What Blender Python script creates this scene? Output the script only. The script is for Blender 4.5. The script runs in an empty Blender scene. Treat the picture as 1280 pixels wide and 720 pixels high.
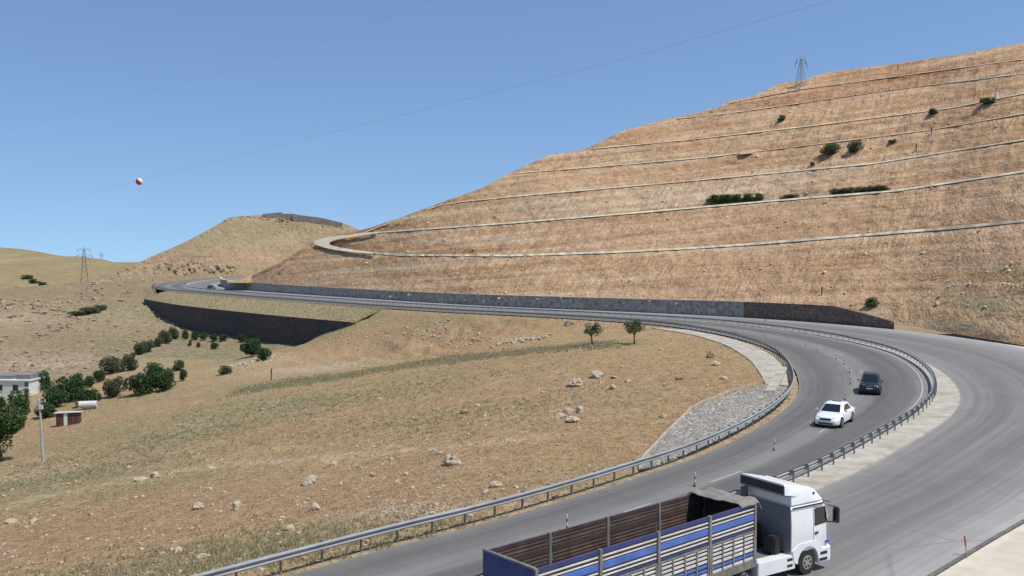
import bpy, bmesh, math, random
import numpy as np
from mathutils import Vector, Matrix
R = math.radians
random.seed(7); rng = np.random.default_rng(7)
sc = bpy.context.scene
col = sc.collection

# ------------------------------------------------------------------ camera
F = 1150.0; CAMZ = 13.0; PITCH = math.atan(40.0 / F)
cam = bpy.data.cameras.new('camera'); cam.sensor_width = 36.0; cam.lens = 36.0 * F / 1280.0
cam.clip_start = 0.5; cam.clip_end = 12000
camo = bpy.data.objects.new('camera', cam); col.objects.link(camo)
camo.location = (0, 0, CAMZ); camo.rotation_euler = (math.pi / 2 - PITCH, 0, 0)
sc.camera = camo
# ------------------------------------------------------------------ light
SUN_EL = R(62); SUN_H = Vector((0.9, -0.43, 0)).normalized()
sunv = Vector((SUN_H.x * math.cos(SUN_EL), SUN_H.y * math.cos(SUN_EL), math.sin(SUN_EL)))
w = bpy.data.worlds.new('World'); sc.world = w; w.use_nodes = True
nt = w.node_tree; nt.nodes.clear()
sky = nt.nodes.new('ShaderNodeTexSky'); sky.sky_type = 'NISHITA'; sky.sun_disc = False
sky.sun_elevation = SUN_EL; sky.sun_rotation = math.atan2(SUN_H.x, SUN_H.y)
sky.altitude = 500; sky.air_density = 1.15; sky.dust_density = 0.0; sky.ozone_density = 4.0
tc = nt.nodes.new('ShaderNodeTexCoord'); va = nt.nodes.new('ShaderNodeVectorMath'); va.operation = 'ADD'; va.inputs[1].default_value = (0, 0, 0.165)
vn = nt.nodes.new('ShaderNodeVectorMath'); vn.operation = 'NORMALIZE'
nt.links.new(tc.outputs['Generated'], va.inputs[0]); nt.links.new(va.outputs[0], vn.inputs[0]); nt.links.new(vn.outputs[0], sky.inputs['Vector'])
bg = nt.nodes.new('ShaderNodeBackground'); bg.inputs['Strength'].default_value = 0.15
wo = nt.nodes.new('ShaderNodeOutputWorld')
wb = nt.nodes.new('ShaderNodeMix'); wb.data_type = 'RGBA'; wb.blend_type = 'MULTIPLY'; wb.inputs[0].default_value = 1.0; wb.inputs[7].default_value = (0.96, 0.98, 0.985, 1)
nt.links.new(sky.outputs[0], wb.inputs[6]); nt.links.new(wb.outputs[2], bg.inputs[0]); nt.links.new(bg.outputs[0], wo.inputs[0])
sl = bpy.data.lights.new('sun', 'SUN'); sl.energy = 4.4; sl.angle = R(0.55); sl.color = (1.0, 0.955, 0.88)
so = bpy.data.objects.new('sun', sl); col.objects.link(so)
so.rotation_euler = (-sunv).to_track_quat('-Z', 'Y').to_euler(); so.location = (60, -40, 120)
vs = sc.view_settings
vs.view_transform = 'Standard'; vs.look = 'None'; vs.gamma = 1.0; vs.exposure = 0.0
vs.use_curve_mapping = False

# ------------------------------------------------------------------ helpers
cp, sp = math.cos(PITCH), math.sin(PITCH)
def ray(u, v):
    a = (u - 640.0) / F; b = (360.0 - v) / F
    return np.array([a, cp + b * sp, -sp + b * cp])
def onz(u, v, z=0.0):
    d = ray(u, v); t = (z - CAMZ) / d[2]
    return np.array([d[0] * t, d[1] * t, z])
def onY(u, v, Y):
    d = ray(u, v); t = Y / d[1]
    return np.array([d[0] * t, Y, CAMZ + d[2] * t])

def hsh(ix, iy, seed):
    n = (ix.astype(np.int64) * 374761393 + iy.astype(np.int64) * 668265263 + seed * 974711) & 0xffffffff
    n = ((n ^ (n >> 13)) * 1274126177) & 0xffffffff
    return ((n ^ (n >> 16)) & 0xffff) / 65535.0
def vnoise(x, y, seed=0):
    x = np.asarray(x, float); y = np.asarray(y, float)
    ix = np.floor(x); iy = np.floor(y); fx = x - ix; fy = y - iy
    fx = fx * fx * (3 - 2 * fx); fy = fy * fy * (3 - 2 * fy)
    a = hsh(ix, iy, seed); b = hsh(ix + 1, iy, seed); c = hsh(ix, iy + 1, seed); d = hsh(ix + 1, iy + 1, seed)
    return (a + (b - a) * fx) * (1 - fy) + (c + (d - c) * fx) * fy - 0.5
def fbm(x, y, seed=0, oct=4):
    s = 0; a = 1.0
    for k in range(oct):
        s = s + a * vnoise(x * 2 ** k + 17.3 * k, y * 2 ** k - 9.1 * k, seed + k); a *= 0.5
    return s
def sstep(a, b, x):
    t = np.clip((np.asarray(x, float) - a) / (b - a), 0, 1); return t * t * (3 - 2 * t)

def tag(o, label=None, cat=None, group=None, kind=None):
    if label: o['label'] = label
    if cat: o['category'] = cat
    if group: o['group'] = group
    if kind: o['kind'] = kind
    return o
def link(name, me, parent=None):
    o = bpy.data.objects.new(name, me); col.objects.link(o)
    if parent: o.parent = parent
    return o
def mesh(name, V, Fc, mat, smooth=False, attrs=None):
    me = bpy.data.meshes.new(name)
    me.from_pydata([tuple(map(float, p)) for p in V] if not isinstance(V, np.ndarray) else V.tolist(), [], Fc if not isinstance(Fc, np.ndarray) else Fc.tolist())
    if mat: me.materials.append(mat)
    if smooth: me.polygons.foreach_set('use_smooth', [True] * len(me.polygons))
    if attrs:
        for k, a in attrs.items():
            at = me.attributes.new(k, 'FLOAT', 'POINT'); at.data.foreach_set('value', np.asarray(a, dtype=np.float32).ravel())
    me.update(); return me
def obj(name, V, Fc, mat, parent=None, smooth=False, attrs=None):
    return link(name, mesh(name, V, Fc, mat, smooth, attrs), parent)
def empty(name, loc=(0, 0, 0), rz=0.0, label=None, cat=None, group=None):
    o = bpy.data.objects.new(name, None); col.objects.link(o)
    o.empty_display_size = 0.3; o.location = loc; o.rotation_euler = (0, 0, rz)
    return tag(o, label, cat, group)
def grid_faces(n, m):
    i = np.arange(n - 1)[:, None] * m + np.arange(m - 1)[None, :]
    return np.stack([i, i + m, i + m + 1, i + 1], -1).reshape(-1, 4)
class MB:
    def __init__(s): s.v = []; s.f = []
    def add(s, V, Fc):
        n = len(s.v); s.v += [tuple(map(float, p)) for p in V]; s.f += [tuple(n + i for i in f) for f in Fc]; return s
    def box(s, x0, x1, y0, y1, z0, z1):
        return s.add([(x0,y0,z0),(x1,y0,z0),(x1,y1,z0),(x0,y1,z0),(x0,y0,z1),(x1,y0,z1),(x1,y1,z1),(x0,y1,z1)],
              [(3,2,1,0),(4,5,6,7),(0,1,5,4),(1,2,6,5),(2,3,7,6),(3,0,4,7)])
    def tube(s, a, b, r0, r1=None, n=6):
        a = Vector(a); b = Vector(b); r1 = r0 if r1 is None else r1
        d = (b - a).normalized(); q = d.to_track_quat('Z', 'Y'); V = []
        for P, r in ((a, r0), (b, r1)):
            for k in range(n):
                t = 2 * math.pi * k / n; V.append(P + q @ Vector((r * math.cos(t), r * math.sin(t), 0)))
        Fc = [(k, (k + 1) % n, n + (k + 1) % n, n + k) for k in range(n)] + [tuple(range(n - 1, -1, -1)), tuple(range(n, 2 * n))]
        return s.add(V, Fc)
    def prism(s, pts, y0, y1):          # pts (x,z) polygon, extruded along y
        n = len(pts); V = [(x, y0, z) for x, z in pts] + [(x, y1, z) for x, z in pts]
        Fc = [tuple(range(n)), tuple(range(2 * n - 1, n - 1, -1))] + [(k, n + k, n + (k + 1) % n, (k + 1) % n) for k in range(n)]
        return s.add(V, Fc)
    def cyl_y(s, cx, cz, r, y0, y1, n=20):
        return s.prism([(cx + r * math.cos(2 * math.pi * k / n), cz + r * math.sin(2 * math.pi * k / n)) for k in range(n)], y0, y1)
    def me(s, name, mat, bevel=0.0, seg=2, smooth=False):
        m = mesh(name, s.v, s.f, mat)
        bm = bmesh.new(); bm.from_mesh(m)
        bmesh.ops.recalc_face_normals(bm, faces=bm.faces)
        if bevel: bmesh.ops.bevel(bm, geom=[e for e in bm.edges if e.calc_face_angle(0) > 0.4], offset=bevel, segments=seg, affect='EDGES', clamp_overlap=True)
        if smooth:
            for f in bm.faces: f.smooth = True
        bm.to_mesh(m); bm.free()
        return m
    def build(s, name, mat, parent=None, bevel=0.0, seg=2, smooth=False):
        return link(name, s.me(name, mat, bevel, seg, smooth), parent)

# ------------------------------------------------------------------ materials
MATS = {}
def newmat(name):
    m = bpy.data.materials.new(name); m.use_nodes = True; MATS[name] = m
    n = m.node_tree; b = n.nodes['Principled BSDF']; return m, n, b
def nd(n, t, **kw):
    x = n.nodes.new(t)
    for k, v in kw.items():
        if k in x.inputs: x.inputs[k].default_value = v
        else: setattr(x, k, v)
    return x
def coords(n, space='Generated', scale=(1, 1, 1), rot=(0, 0, 0)):
    if space == 'World':
        g = n.nodes.new('ShaderNodeNewGeometry'); src = g.outputs['Position']
    else:
        g = n.nodes.new('ShaderNodeTexCoord'); src = g.outputs[space]
    mp = n.nodes.new('ShaderNodeMapping'); mp.inputs['Scale'].default_value = scale; mp.inputs['Rotation'].default_value = rot
    n.links.new(src, mp.inputs[0]); return mp.outputs[0]
def noise(n, vec, scale, detail=4, rough=0.55):
    t = nd(n, 'ShaderNodeTexNoise', Scale=scale, Detail=detail, Roughness=rough); n.links.new(vec, t.inputs['Vector']); return t.outputs['Fac']
def ramp(n, fac, p0, p1, c0=(0, 0, 0, 1), c1=(1, 1, 1, 1)):
    r = n.nodes.new('ShaderNodeValToRGB'); e = r.color_ramp.elements
    e[0].position = p0; e[1].position = p1; e[0].color = c0; e[1].color = c1
    n.links.new(fac, r.inputs[0]); return r.outputs[0]
def mix(n, fac, a, b, blend='MIX'):
    m = n.nodes.new('ShaderNodeMix'); m.data_type = 'RGBA'; m.blend_type = blend
    def put(v, i):
        if isinstance(v, (tuple, list)): m.inputs[i].default_value = (*v[:3], 1)
        elif isinstance(v, (float, int)): m.inputs[i].default_value = v
        else: n.links.new(v, m.inputs[i])
    put(fac, 0); put(a, 6); put(b, 7); return m.outputs[2]
def math_(n, op, a, b=0.0):
    m = n.nodes.new('ShaderNodeMath'); m.operation = op; m.use_clamp = False
    for i, v in enumerate((a, b)):
        if isinstance(v, (float, int)): m.inputs[i].default_value = v
        else: n.links.new(v, m.inputs[i])
    return m.outputs[0]
def attr(n, name):
    a = n.nodes.new('ShaderNodeAttribute'); a.attribute_name = name; return a.outputs['Fac']
def bump(n, b, h, strength, dist):
    bp = nd(n, 'ShaderNodeBump', Strength=strength, Distance=dist); n.links.new(h, bp.inputs['Height']); n.links.new(bp.outputs[0], b.inputs['Normal'])
def simple(name, c, rough=0.6, metal=0.0, var=0.25, scale=6.0, bmp=0.0, space='Object', spec=None, dirt=None):
    m, n, b = newmat(name)
    v = coords(n, space); f = noise(n, v, scale, 5)
    dk = tuple(x * (1 - var) for x in c); lt = tuple(min(1, x * (1 + var * 0.6)) for x in c)
    cc = mix(n, ramp(n, f, 0.3, 0.7), dk, lt)
    if dirt: cc = mix(n, math_(n, 'MULTIPLY', ramp(n, noise(n, v, scale * 0.35, 6, 0.7), 0.45, 0.75), dirt[1]), cc, dirt[0])
    n.links.new(cc, b.inputs['Base Color']); b.inputs['Roughness'].default_value = rough; b.inputs['Metallic'].default_value = metal
    if spec is not None: b.inputs['Specular IOR Level'].default_value = spec
    if bmp: bump(n, b, noise(n, v, scale * 3, 4), bmp, 0.02)
    return m

def terrain_mat(name, c1, c2, c3, green=(0.285, 0.265, 0.140), pale=(0.52, 0.43, 0.31), red=(0.40, 0.245, 0.145), big=0.03, mid=0.25, fine=1.9, bdist=0.45, stripes=None):
    m, n, b = newmat(name)
    v = coords(n, 'World')
    cc = mix(n, ramp(n, noise(n, v, big, 5, 0.6), 0.35, 0.65), c1, c2)
    cc = mix(n, math_(n, 'MULTIPLY', ramp(n, noise(n, v, mid, 6, 0.65), 0.42, 0.68), 0.75), cc, c3)
    cc = mix(n, math_(n, 'MULTIPLY', attr(n, 'pale'), ramp(n, noise(n, v, mid * 1.7, 5, 0.7), 0.25, 0.6)), cc, pale)
    cc = mix(n, math_(n, 'MULTIPLY', attr(n, 'red'), 0.9), cc, red)
    gn = ramp(n, noise(n, v, mid * 1.3, 5, 0.7), 0.2, 0.62)
    cc = mix(n, math_(n, 'MULTIPLY', attr(n, 'green'), gn), cc, green)
    f = noise(n, v, fine, 5, 0.7)
    cc = mix(n, 1.0, cc, mix(n, ramp(n, f, 0.3, 0.72), (0.58, 0.56, 0.54), (1.26, 1.24, 1.2)), 'MULTIPLY')
    sp2 = ramp(n, noise(n, v, fine * 3.1, 3, 0.6), 0.64, 0.74)
    cc = mix(n, math_(n, 'MULTIPLY', sp2, 0.45), cc, pale)
    if stripes:
        sx = nd(n, 'ShaderNodeSeparateXYZ'); n.links.new(v, sx.inputs[0])
        hh = math_(n, 'SUBTRACT', sx.outputs[2], math_(n, 'MULTIPLY', sx.outputs[0], 0.085))
        cb = nd(n, 'ShaderNodeCombineXYZ'); n.links.new(math_(n, 'MULTIPLY', sx.outputs[0], 0.012), cb.inputs[0]); n.links.new(math_(n, 'MULTIPLY', hh, 0.55), cb.inputs[1])
        s_ = noise(n, cb.outputs[0], 1.0, 5, 0.65)
        bnd = ramp(n, s_, 0.42, 0.62)
        cc = mix(n, math_(n, 'MULTIPLY', bnd, 0.35), cc, pale)
        cc = mix(n, 1.0, cc, mix(n, ramp(n, s_, 0.3, 0.7), (0.76, 0.71, 0.66), (1.10, 1.10, 1.10)), 'MULTIPLY')
    n.links.new(cc, b.inputs['Base Color']); b.inputs['Roughness'].default_value = 0.95; b.inputs['Specular IOR Level'].default_value = 0.15
    h = math_(n, 'ADD', math_(n, 'MULTIPLY', f, 0.6), noise(n, v, mid * 2.2, 5, 0.65))
    ff = noise(n, v, fine * 2.6, 3, 0.6)
    h = math_(n, 'ADD', h, math_(n, 'MULTIPLY', ff, 0.45))
    if stripes:
        sa = math_(n, 'ADD', sx.outputs[0], math_(n, 'MULTIPLY', sx.outputs[2], -0.85))
        cr = nd(n, 'ShaderNodeCombineXYZ'); n.links.new(math_(n, 'MULTIPLY', sa, 0.8), cr.inputs[0]); n.links.new(math_(n, 'MULTIPLY', sx.outputs[2], 0.16), cr.inputs[1])
        rl_ = noise(n, cr.outputs[0], 1.0, 4, 0.65)
        msk = ramp(n, noise(n, v, 0.05, 3), 0.35, 0.6)
        h = math_(n, 'ADD', h, math_(n, 'MULTIPLY', math_(n, 'MULTIPLY', rl_, msk), 1.6))
    bump(n, b, h, 1.0, bdist)
    return m
M_field = terrain_mat('dry_soil_field', (0.425, 0.278, 0.150), (0.39, 0.280, 0.152), (0.49, 0.36, 0.215))
M_rock_hill = terrain_mat('rocky_hillside', (0.34, 0.255, 0.155), (0.38, 0.285, 0.18), (0.27, 0.215, 0.125), big=0.012, mid=0.10, fine=0.7, bdist=1.3, red=(0.44, 0.30, 0.20))
M_cut = terrain_mat('cut_slope_soil', (0.575, 0.370, 0.212), (0.50, 0.300, 0.168), (0.62, 0.435, 0.265), big=0.02, mid=0.12, fine=0.75, bdist=0.7,
                    stripes=((0.02, 0.03, 0.55), (R(2), R(3), 0)), red=(0.43, 0.225, 0.125), pale=(0.64, 0.51, 0.36))
M_mid = terrain_mat('mid_hill_soil', (0.36, 0.265, 0.16), (0.40, 0.30, 0.19), (0.27, 0.21, 0.12), big=0.01, mid=0.06, fine=0.32, bdist=2.6, red=(0.46, 0.31, 0.20))
M_far = terrain_mat('far_hills_grass', (0.30, 0.235, 0.12), (0.36, 0.275, 0.15), (0.25, 0.21, 0.11), big=0.006, mid=0.03, fine=0.25, bdist=1.0)
M_base = terrain_mat('valley_base', (0.31, 0.23, 0.13), (0.34, 0.25, 0.14), (0.26, 0.21, 0.12), big=0.004, mid=0.02, fine=0.2, bdist=0.5)

def road_mat(name, c, stops, rough=0.75):
    m, n, b = newmat(name)
    g = nd(n, 'ShaderNodeUVMap'); sep = nd(n, 'ShaderNodeSeparateXYZ'); n.links.new(g.outputs[0], sep.inputs[0])
    v = coords(n, 'World')
    wob = math_(n, 'MULTIPLY', math_(n, 'SUBTRACT', noise(n, v, 0.05, 3), 0.5), 0.10)
    x = math_(n, 'ADD', sep.outputs[0], wob)
    r = n.nodes.new('ShaderNodeValToRGB'); e = r.color_ramp.elements; r.color_ramp.interpolation = 'EASE'
    e[0].position = stops[0][0]; e[0].color = (stops[0][1],) * 3 + (1,)
    e[1].position = stops[-1][0]; e[1].color = (stops[-1][1],) * 3 + (1,)
    for p, k in stops[1:-1]:
        q = e.new(p); q.color = (k,) * 3 + (1,)
    n.links.new(x, r.inputs[0])
    cc = mix(n, 1.0, c, r.outputs[0], 'MULTIPLY')
    # long streaks along the road (uv.y in metres / 40)
    cb = nd(n, 'ShaderNodeCombineXYZ'); n.links.new(math_(n, 'MULTIPLY', sep.outputs[0], 26.0), cb.inputs[0]); n.links.new(math_(n, 'MULTIPLY', sep.outputs[1], 1.1), cb.inputs[1])
    st = noise(n, cb.outputs[0], 1.0, 5, 0.6)
    cc = mix(n, 1.0, cc, mix(n, ramp(n, st, 0.3, 0.7), (0.82, 0.82, 0.83), (1.14, 1.13, 1.12)), 'MULTIPLY')
    pt = ramp(n, noise(n, v, 0.22, 6, 0.7), 0.4, 0.7)
    cc = mix(n, 1.0, cc, mix(n, pt, (0.93, 0.93, 0.93), (1.08, 1.07, 1.06)), 'MULTIPLY')
    fn = noise(n, v, 14.0, 3)
    cc = mix(n, 1.0, cc, mix(n, ramp(n, fn, 0.3, 0.7), (0.9, 0.9, 0.9), (1.1, 1.1, 1.1)), 'MULTIPLY')
    # a few sealed cracks
    vo = nd(n, 'ShaderNodeTexVoronoi', feature='DISTANCE_TO_EDGE', Scale=0.13); n.links.new(v, vo.inputs['Vector'])
    ck = math_(n, 'MULTIPLY', ramp(n, vo.outputs['Distance'], 0.0, 0.012, (1, 1, 1, 1), (0, 0, 0, 1)), ramp(n, noise(n, v, 0.06, 2), 0.5, 0.6))
    cc = mix(n, math_(n, 'MULTIPLY', ck, 0.35), cc, (0.05, 0.05, 0.05))
    n.links.new(cc, b.inputs['Base Color']); b.inputs['Roughness'].default_value = rough; b.inputs['Specular IOR Level'].default_value = 0.3
    bump(n, b, fn, 0.25, 0.02)
    return m
M_roadL = road_mat('asphalt_inner', (0.158, 0.150, 0.138), [(0.0, 1.25), (0.06, 1.0), (0.2, 0.82), (0.33, 1.0), (0.46, 1.35), (0.55, 1.25), (0.66, 0.8), (0.85, 0.85), (0.95, 1.25), (1.0, 1.5)])
M_roadR = road_mat('asphalt_outer', (0.200, 0.190, 0.176), [(0.0, 1.25), (0.1, 1.05), (0.25, 0.9), (0.38, 1.02), (0.5, 0.86), (0.62, 0.98), (0.75, 1.2), (0.88, 1.55), (1.0, 1.75)])
M_concrete = simple('pale_concrete', (0.46, 0.42, 0.345), 0.9, var=0.3, scale=0.8, bmp=0.4, space='Object', dirt=((0.30, 0.235, 0.155), 0.85))
M_kerb = simple('kerb_concrete', (0.70, 0.60, 0.43), 0.9, var=0.2, scale=0.25, bmp=0.3, dirt=((0.52, 0.38, 0.24), 0.6))
M_kerb_dirty = simple('kerb_dirty', (0.68, 0.55, 0.38), 0.95, var=0.2, scale=0.12, bmp=0.3, dirt=((0.48, 0.32, 0.18), 0.9))
M_verge = simple('sandy_verge', (0.55, 0.49, 0.39), 0.95, var=0.12, scale=1.2, bmp=0.5, dirt=((0.42, 0.36, 0.27), 0.5))
M_white_line = simple('road_paint', (0.40, 0.39, 0.37), 0.7, var=0.35, scale=1.5)
M_galv = simple('galvanized_steel', (0.42, 0.42, 0.41), 0.40, 0.4, var=0.22, scale=0.7, dirt=((0.25, 0.22, 0.18), 0.35))
M_post = simple('weathered_steel_post', (0.30, 0.29, 0.27), 0.55, 0.5, var=0.3, scale=2.0)
M_delin_red = simple('delineator_red', (0.50, 0.06, 0.04), 0.6, var=0.3, scale=9)
M_delin_white = simple('delineator_white', (0.72, 0.70, 0.68), 0.5, var=0.15, scale=9)
M_black_rub = simple('black_rubber', (0.025, 0.025, 0.026), 0.8, var=0.3, scale=8)
M_rock = simple('limestone_rock', (0.47, 0.385, 0.275), 0.95, var=0.35, scale=1.6, bmp=0.8, dirt=((0.33, 0.22, 0.13), 0.5))
M_rock_red = simple('brown_rock', (0.35, 0.255, 0.165), 0.95, var=0.35, scale=1.2, bmp=0.8)
def stone_wall_mat(name, c, mortar, scale, rnd=0.5):
    m, n, b = newmat(name)
    v = coords(n, 'World')
    vo = nd(n, 'ShaderNodeTexVoronoi', Scale=scale); n.links.new(v, vo.inputs['Vector'])
    ve = nd(n, 'ShaderNodeTexVoronoi', feature='DISTANCE_TO_EDGE', Scale=scale); n.links.new(v, ve.inputs['Vector'])
    bw = nd(n, 'ShaderNodeRGBToBW'); n.links.new(vo.outputs['Color'], bw.inputs[0])
    cc = mix(n, bw.outputs[0], tuple(x * (1 - rnd) for x in c), tuple(x * (1 + rnd) for x in c))
    cc = mix(n, math_(n, 'MULTIPLY', ramp(n, noise(n, v, 0.09, 4), 0.4, 0.65), 0.4), cc, tuple(x * 0.75 for x in c))
    cc = mix(n, ramp(n, ve.outputs['Distance'], 0.0, 0.09, (1, 1, 1, 1), (0, 0, 0, 1)), cc, mortar)
    n.links.new(cc, b.inputs['Base Color']); b.inputs['Roughness'].default_value = 0.95
    bump(n, b, ramp(n, ve.outputs['Distance'], 0.0, 0.25), 0.8, 0.15)
    return m
M_wall_grey = stone_wall_mat('grey_stone_wall', (0.34, 0.30, 0.25), (0.42, 0.38, 0.32), 1.3, 0.6)
M_wall_dark = stone_wall_mat('dark_basalt_wall', (0.085, 0.068, 0.062), (0.06, 0.05, 0.045), 1.3, 0.45)
M_wall_brown = stone_wall_mat('brown_stone_wall', (0.20, 0.145, 0.105), (0.14, 0.105, 0.08), 1.5)
M_riprap = stone_wall_mat('riprap_stones', (0.36, 0.325, 0.28), (0.26, 0.215, 0.16), 2.6)
def leaf_mat(name, c, c2, trans=0.3):
    m, n, b = newmat(name)
    v = coords(n, 'World'); f = noise(n, v, 2.2, 3)
    n.links.new(mix(n, ramp(n, f, 0.35, 0.65), c, c2), b.inputs['Base Color']); b.inputs['Roughness'].default_value = 0.6
    b.inputs['Specular IOR Level'].default_value = 0.25
    tl = n.nodes.new('ShaderNodeBsdfTranslucent'); n.links.new(b.inputs['Base Color'].links[0].from_socket, tl.inputs['Color'])
    mx = n.nodes.new('ShaderNodeMixShader'); mx.inputs[0].default_value = trans
    n.links.new(b.outputs[0], mx.inputs[1]); n.links.new(tl.outputs[0], mx.inputs[2]); n.links.new(mx.outputs[0], n.nodes['Material Output'].inputs[0])
    return m
M_leaf_dark = leaf_mat('leaf_dark_green', (0.035, 0.075, 0.025), (0.065, 0.12, 0.04))
M_leaf_olive = leaf_mat('leaf_olive', (0.085, 0.105, 0.05), (0.14, 0.16, 0.085))
M_leaf_mid = leaf_mat('leaf_mid_green', (0.055, 0.10, 0.03), (0.10, 0.155, 0.055))
M_bark = simple('bark', (0.11, 0.08, 0.055), 0.95, var=0.4, scale=5)
M_grass_dry = leaf_mat('dry_grass', (0.53, 0.37, 0.19), (0.62, 0.45, 0.245), 0.5)
M_grass_green = leaf_mat('sage_grass', (0.40, 0.355, 0.20), (0.50, 0.43, 0.25), 0.5)

# ------------------------------------------------------------------ road layout (stations along the inner rail line)
# x, y, offset of median line, of outer carriageway's near edge, of its outer edge
ST = np.array([
 (-58, -12, 6.7, 8.6, 18.0), (-30, 16, 6.7, 8.6, 18.0), (-8.0, 38.1, 6.7, 8.6, 18.0), (-1.5, 44.2, 6.7, 8.6, 18.0), (3.0, 48.8, 6.7, 8.6, 18.1), (7.5, 53.8, 6.9, 8.9, 18.6),
 (12.6, 60.0, 7.3, 9.5, 19.8), (18.7, 69.5, 8.2, 10.8, 22.0), (24.6, 80.8, 10.2, 13.0, 26.0), (29.25, 93.4, 12.3, 14.8, 30.5),
 (33.6, 111, 14.4, 16.2, 34.5), (36.0, 130, 15.4, 16.4, 36.5), (34.5, 152.5, 14.5, 15.3, 35.0), (27.2, 173.5, 12.6, 13.4, 30.0),
 (10.0, 193, 11.2, 12.0, 26.5), (-27, 224, 11, 11.8, 25.0), (-67, 268, 11, 11.8, 25.0), (-108, 317, 11, 11.8, 25.0), (-136, 356, 11.5, 12.4, 26.0),
 (-157, 404, 12, 13, 27), (-172, 465, 12, 13, 28), (-178, 540, 12, 13, 28), (-168, 620, 12, 13, 28), (-135, 700, 12, 13, 28)], float)
def catmull(P, per=40):
    P = np.vstack([2 * P[0] - P[1], P, 2 * P[-1] - P[-2]]); out = []
    for i in range(1, len(P) - 2):
        p0, p1, p2, p3 = P[i - 1:i + 3]
        t = np.linspace(0, 1, per, endpoint=False)[:, None]
        out.append(0.5 * (2 * p1 + (p2 - p0) * t + (2 * p0 - 5 * p1 + 4 * p2 - p3) * t ** 2 + (3 * p1 - p0 - 3 * p2 + p3) * t ** 3))
    out.append(P[-2][None]); return np.vstack(out)
S5 = catmull(ST)
ds = np.r_[0, np.cumsum(np.hypot(*np.diff(S5[:, :2], axis=0).T))]
NS = 700; SL = np.linspace(0, ds[-1], NS)
S5 = np.stack([np.interp(SL, ds, S5[:, k]) for k in range(5)], 1)
for k in range(2, 5):
    ker = np.ones(15) / 15; S5[:, k] = np.convolve(np.pad(S5[:, k], 7, 'edge'), ker, 'valid')
T = np.gradient(S5[:, :2], axis=0); T /= np.linalg.norm(T, axis=1)[:, None]
for _ in range(3):
    T = np.stack([np.convolve(np.pad(T[:, k], 6, 'edge'), np.ones(13) / 13, 'valid') for k in range(2)], 1)
T /= np.linalg.norm(T, axis=1)[:, None]
NR = np.stack([T[:, 1], -T[:, 0]], 1)
def line(off, z=0.0):
    off = np.broadcast_to(off, (NS,))
    p = S5[:, :2] + NR * off[:, None]
    return np.c_[p, np.broadcast_to(z, (NS,))]
OM, OM2, OO = S5[:, 2], S5[:, 3], S5[:, 4]
Lline = line(0.0)[:, :2]; Oline = line(OO)[:, :2]
def ribbon(name, o0, o1, z, mat, n=9, i0=0, i1=NS, z1=None, kind='structure', parent=None):
    o0 = np.broadcast_to(o0, (NS,)); o1 = np.broadcast_to(o1, (NS,)); z1 = z if z1 is None else z1
    tt = np.linspace(0, 1, n); V = []
    for t in tt:
        V.append(line(o0 + (o1 - o0) * t, z + (z1 - z) * t)[i0:i1])
    V = np.stack(V, 1); m = V.shape[0]
    Fc = grid_faces(m, n)[:, ::-1]
    me = mesh(name, V.reshape(-1, 3), Fc, mat, True)
    uv = me.uv_layers.new(name='UVMap')
    U = np.stack([np.broadcast_to(tt, (m, n)), np.broadcast_to((SL[i0:i1] / 40.0)[:, None], (m, n))], -1).reshape(-1, 2)
    li = np.empty(len(me.loops), np.int32); me.loops.foreach_get('vertex_index', li)
    uv.data.foreach_set('uv', U[li].ravel().astype(np.float32))
    bm = bmesh.new(); bm.from_mesh(me); bmesh.ops.recalc_face_normals(bm, faces=bm.faces)
    if bm.faces[0].normal.z < 0: bmesh.ops.reverse_faces(bm, faces=bm.faces)
    bm.to_mesh(me); bm.free()
    return tag(link(name, me, parent), kind=kind if not parent else None)
road_in = ribbon('inner_carriageway', 0.0, OM + 0.0, 0.0, M_roadL, 15)
road_out = ribbon('outer_carriageway', OM2, OO, 0.0, M_roadR, 21)
med = ribbon('median_strip', OM, OM2 - 0.02, 0.09, M_concrete, 5)
ribbon('median_kerb_face', OM - 0.02, OM, -0.02, M_concrete, 2, z1=0.09, parent=med)
ribbon('median_kerb_face', OM2 - 0.02, OM2, 0.09, M_concrete, 2, z1=-0.02, parent=med)
iY = lambda Y: int(np.argmin(np.abs(S5[:, 1] - Y)))
ribbon('edge_line', OM - 0.75, OM - 0.60, 0.006, M_white_line, 2, iY(75), iY(260), parent=road_in)
ribbon('edge_line', 0.45, 0.57, 0.006, M_white_line, 2, iY(150), iY(330), parent=road_in)
ribbon('edge_line', OO - 1.2, OO - 1.05, 0.006, M_white_line, 2, iY(110), iY(330), parent=road_out)
for k in range(0, 40):     # worn lane dashes
    s0 = 58 + k * 9.0
    i0 = int(np.searchsorted(SL, s0)); i1 = int(np.searchsorted(SL, s0 + 3.0)) + 1
    if k % 3 == 2 or i1 - i0 < 2: continue
    ribbon('lane_dash', OM * 0.5 + 0.25, OM * 0.5 + 0.36, 0.006, M_white_line, 2, i0, i1, parent=road_in)

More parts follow.
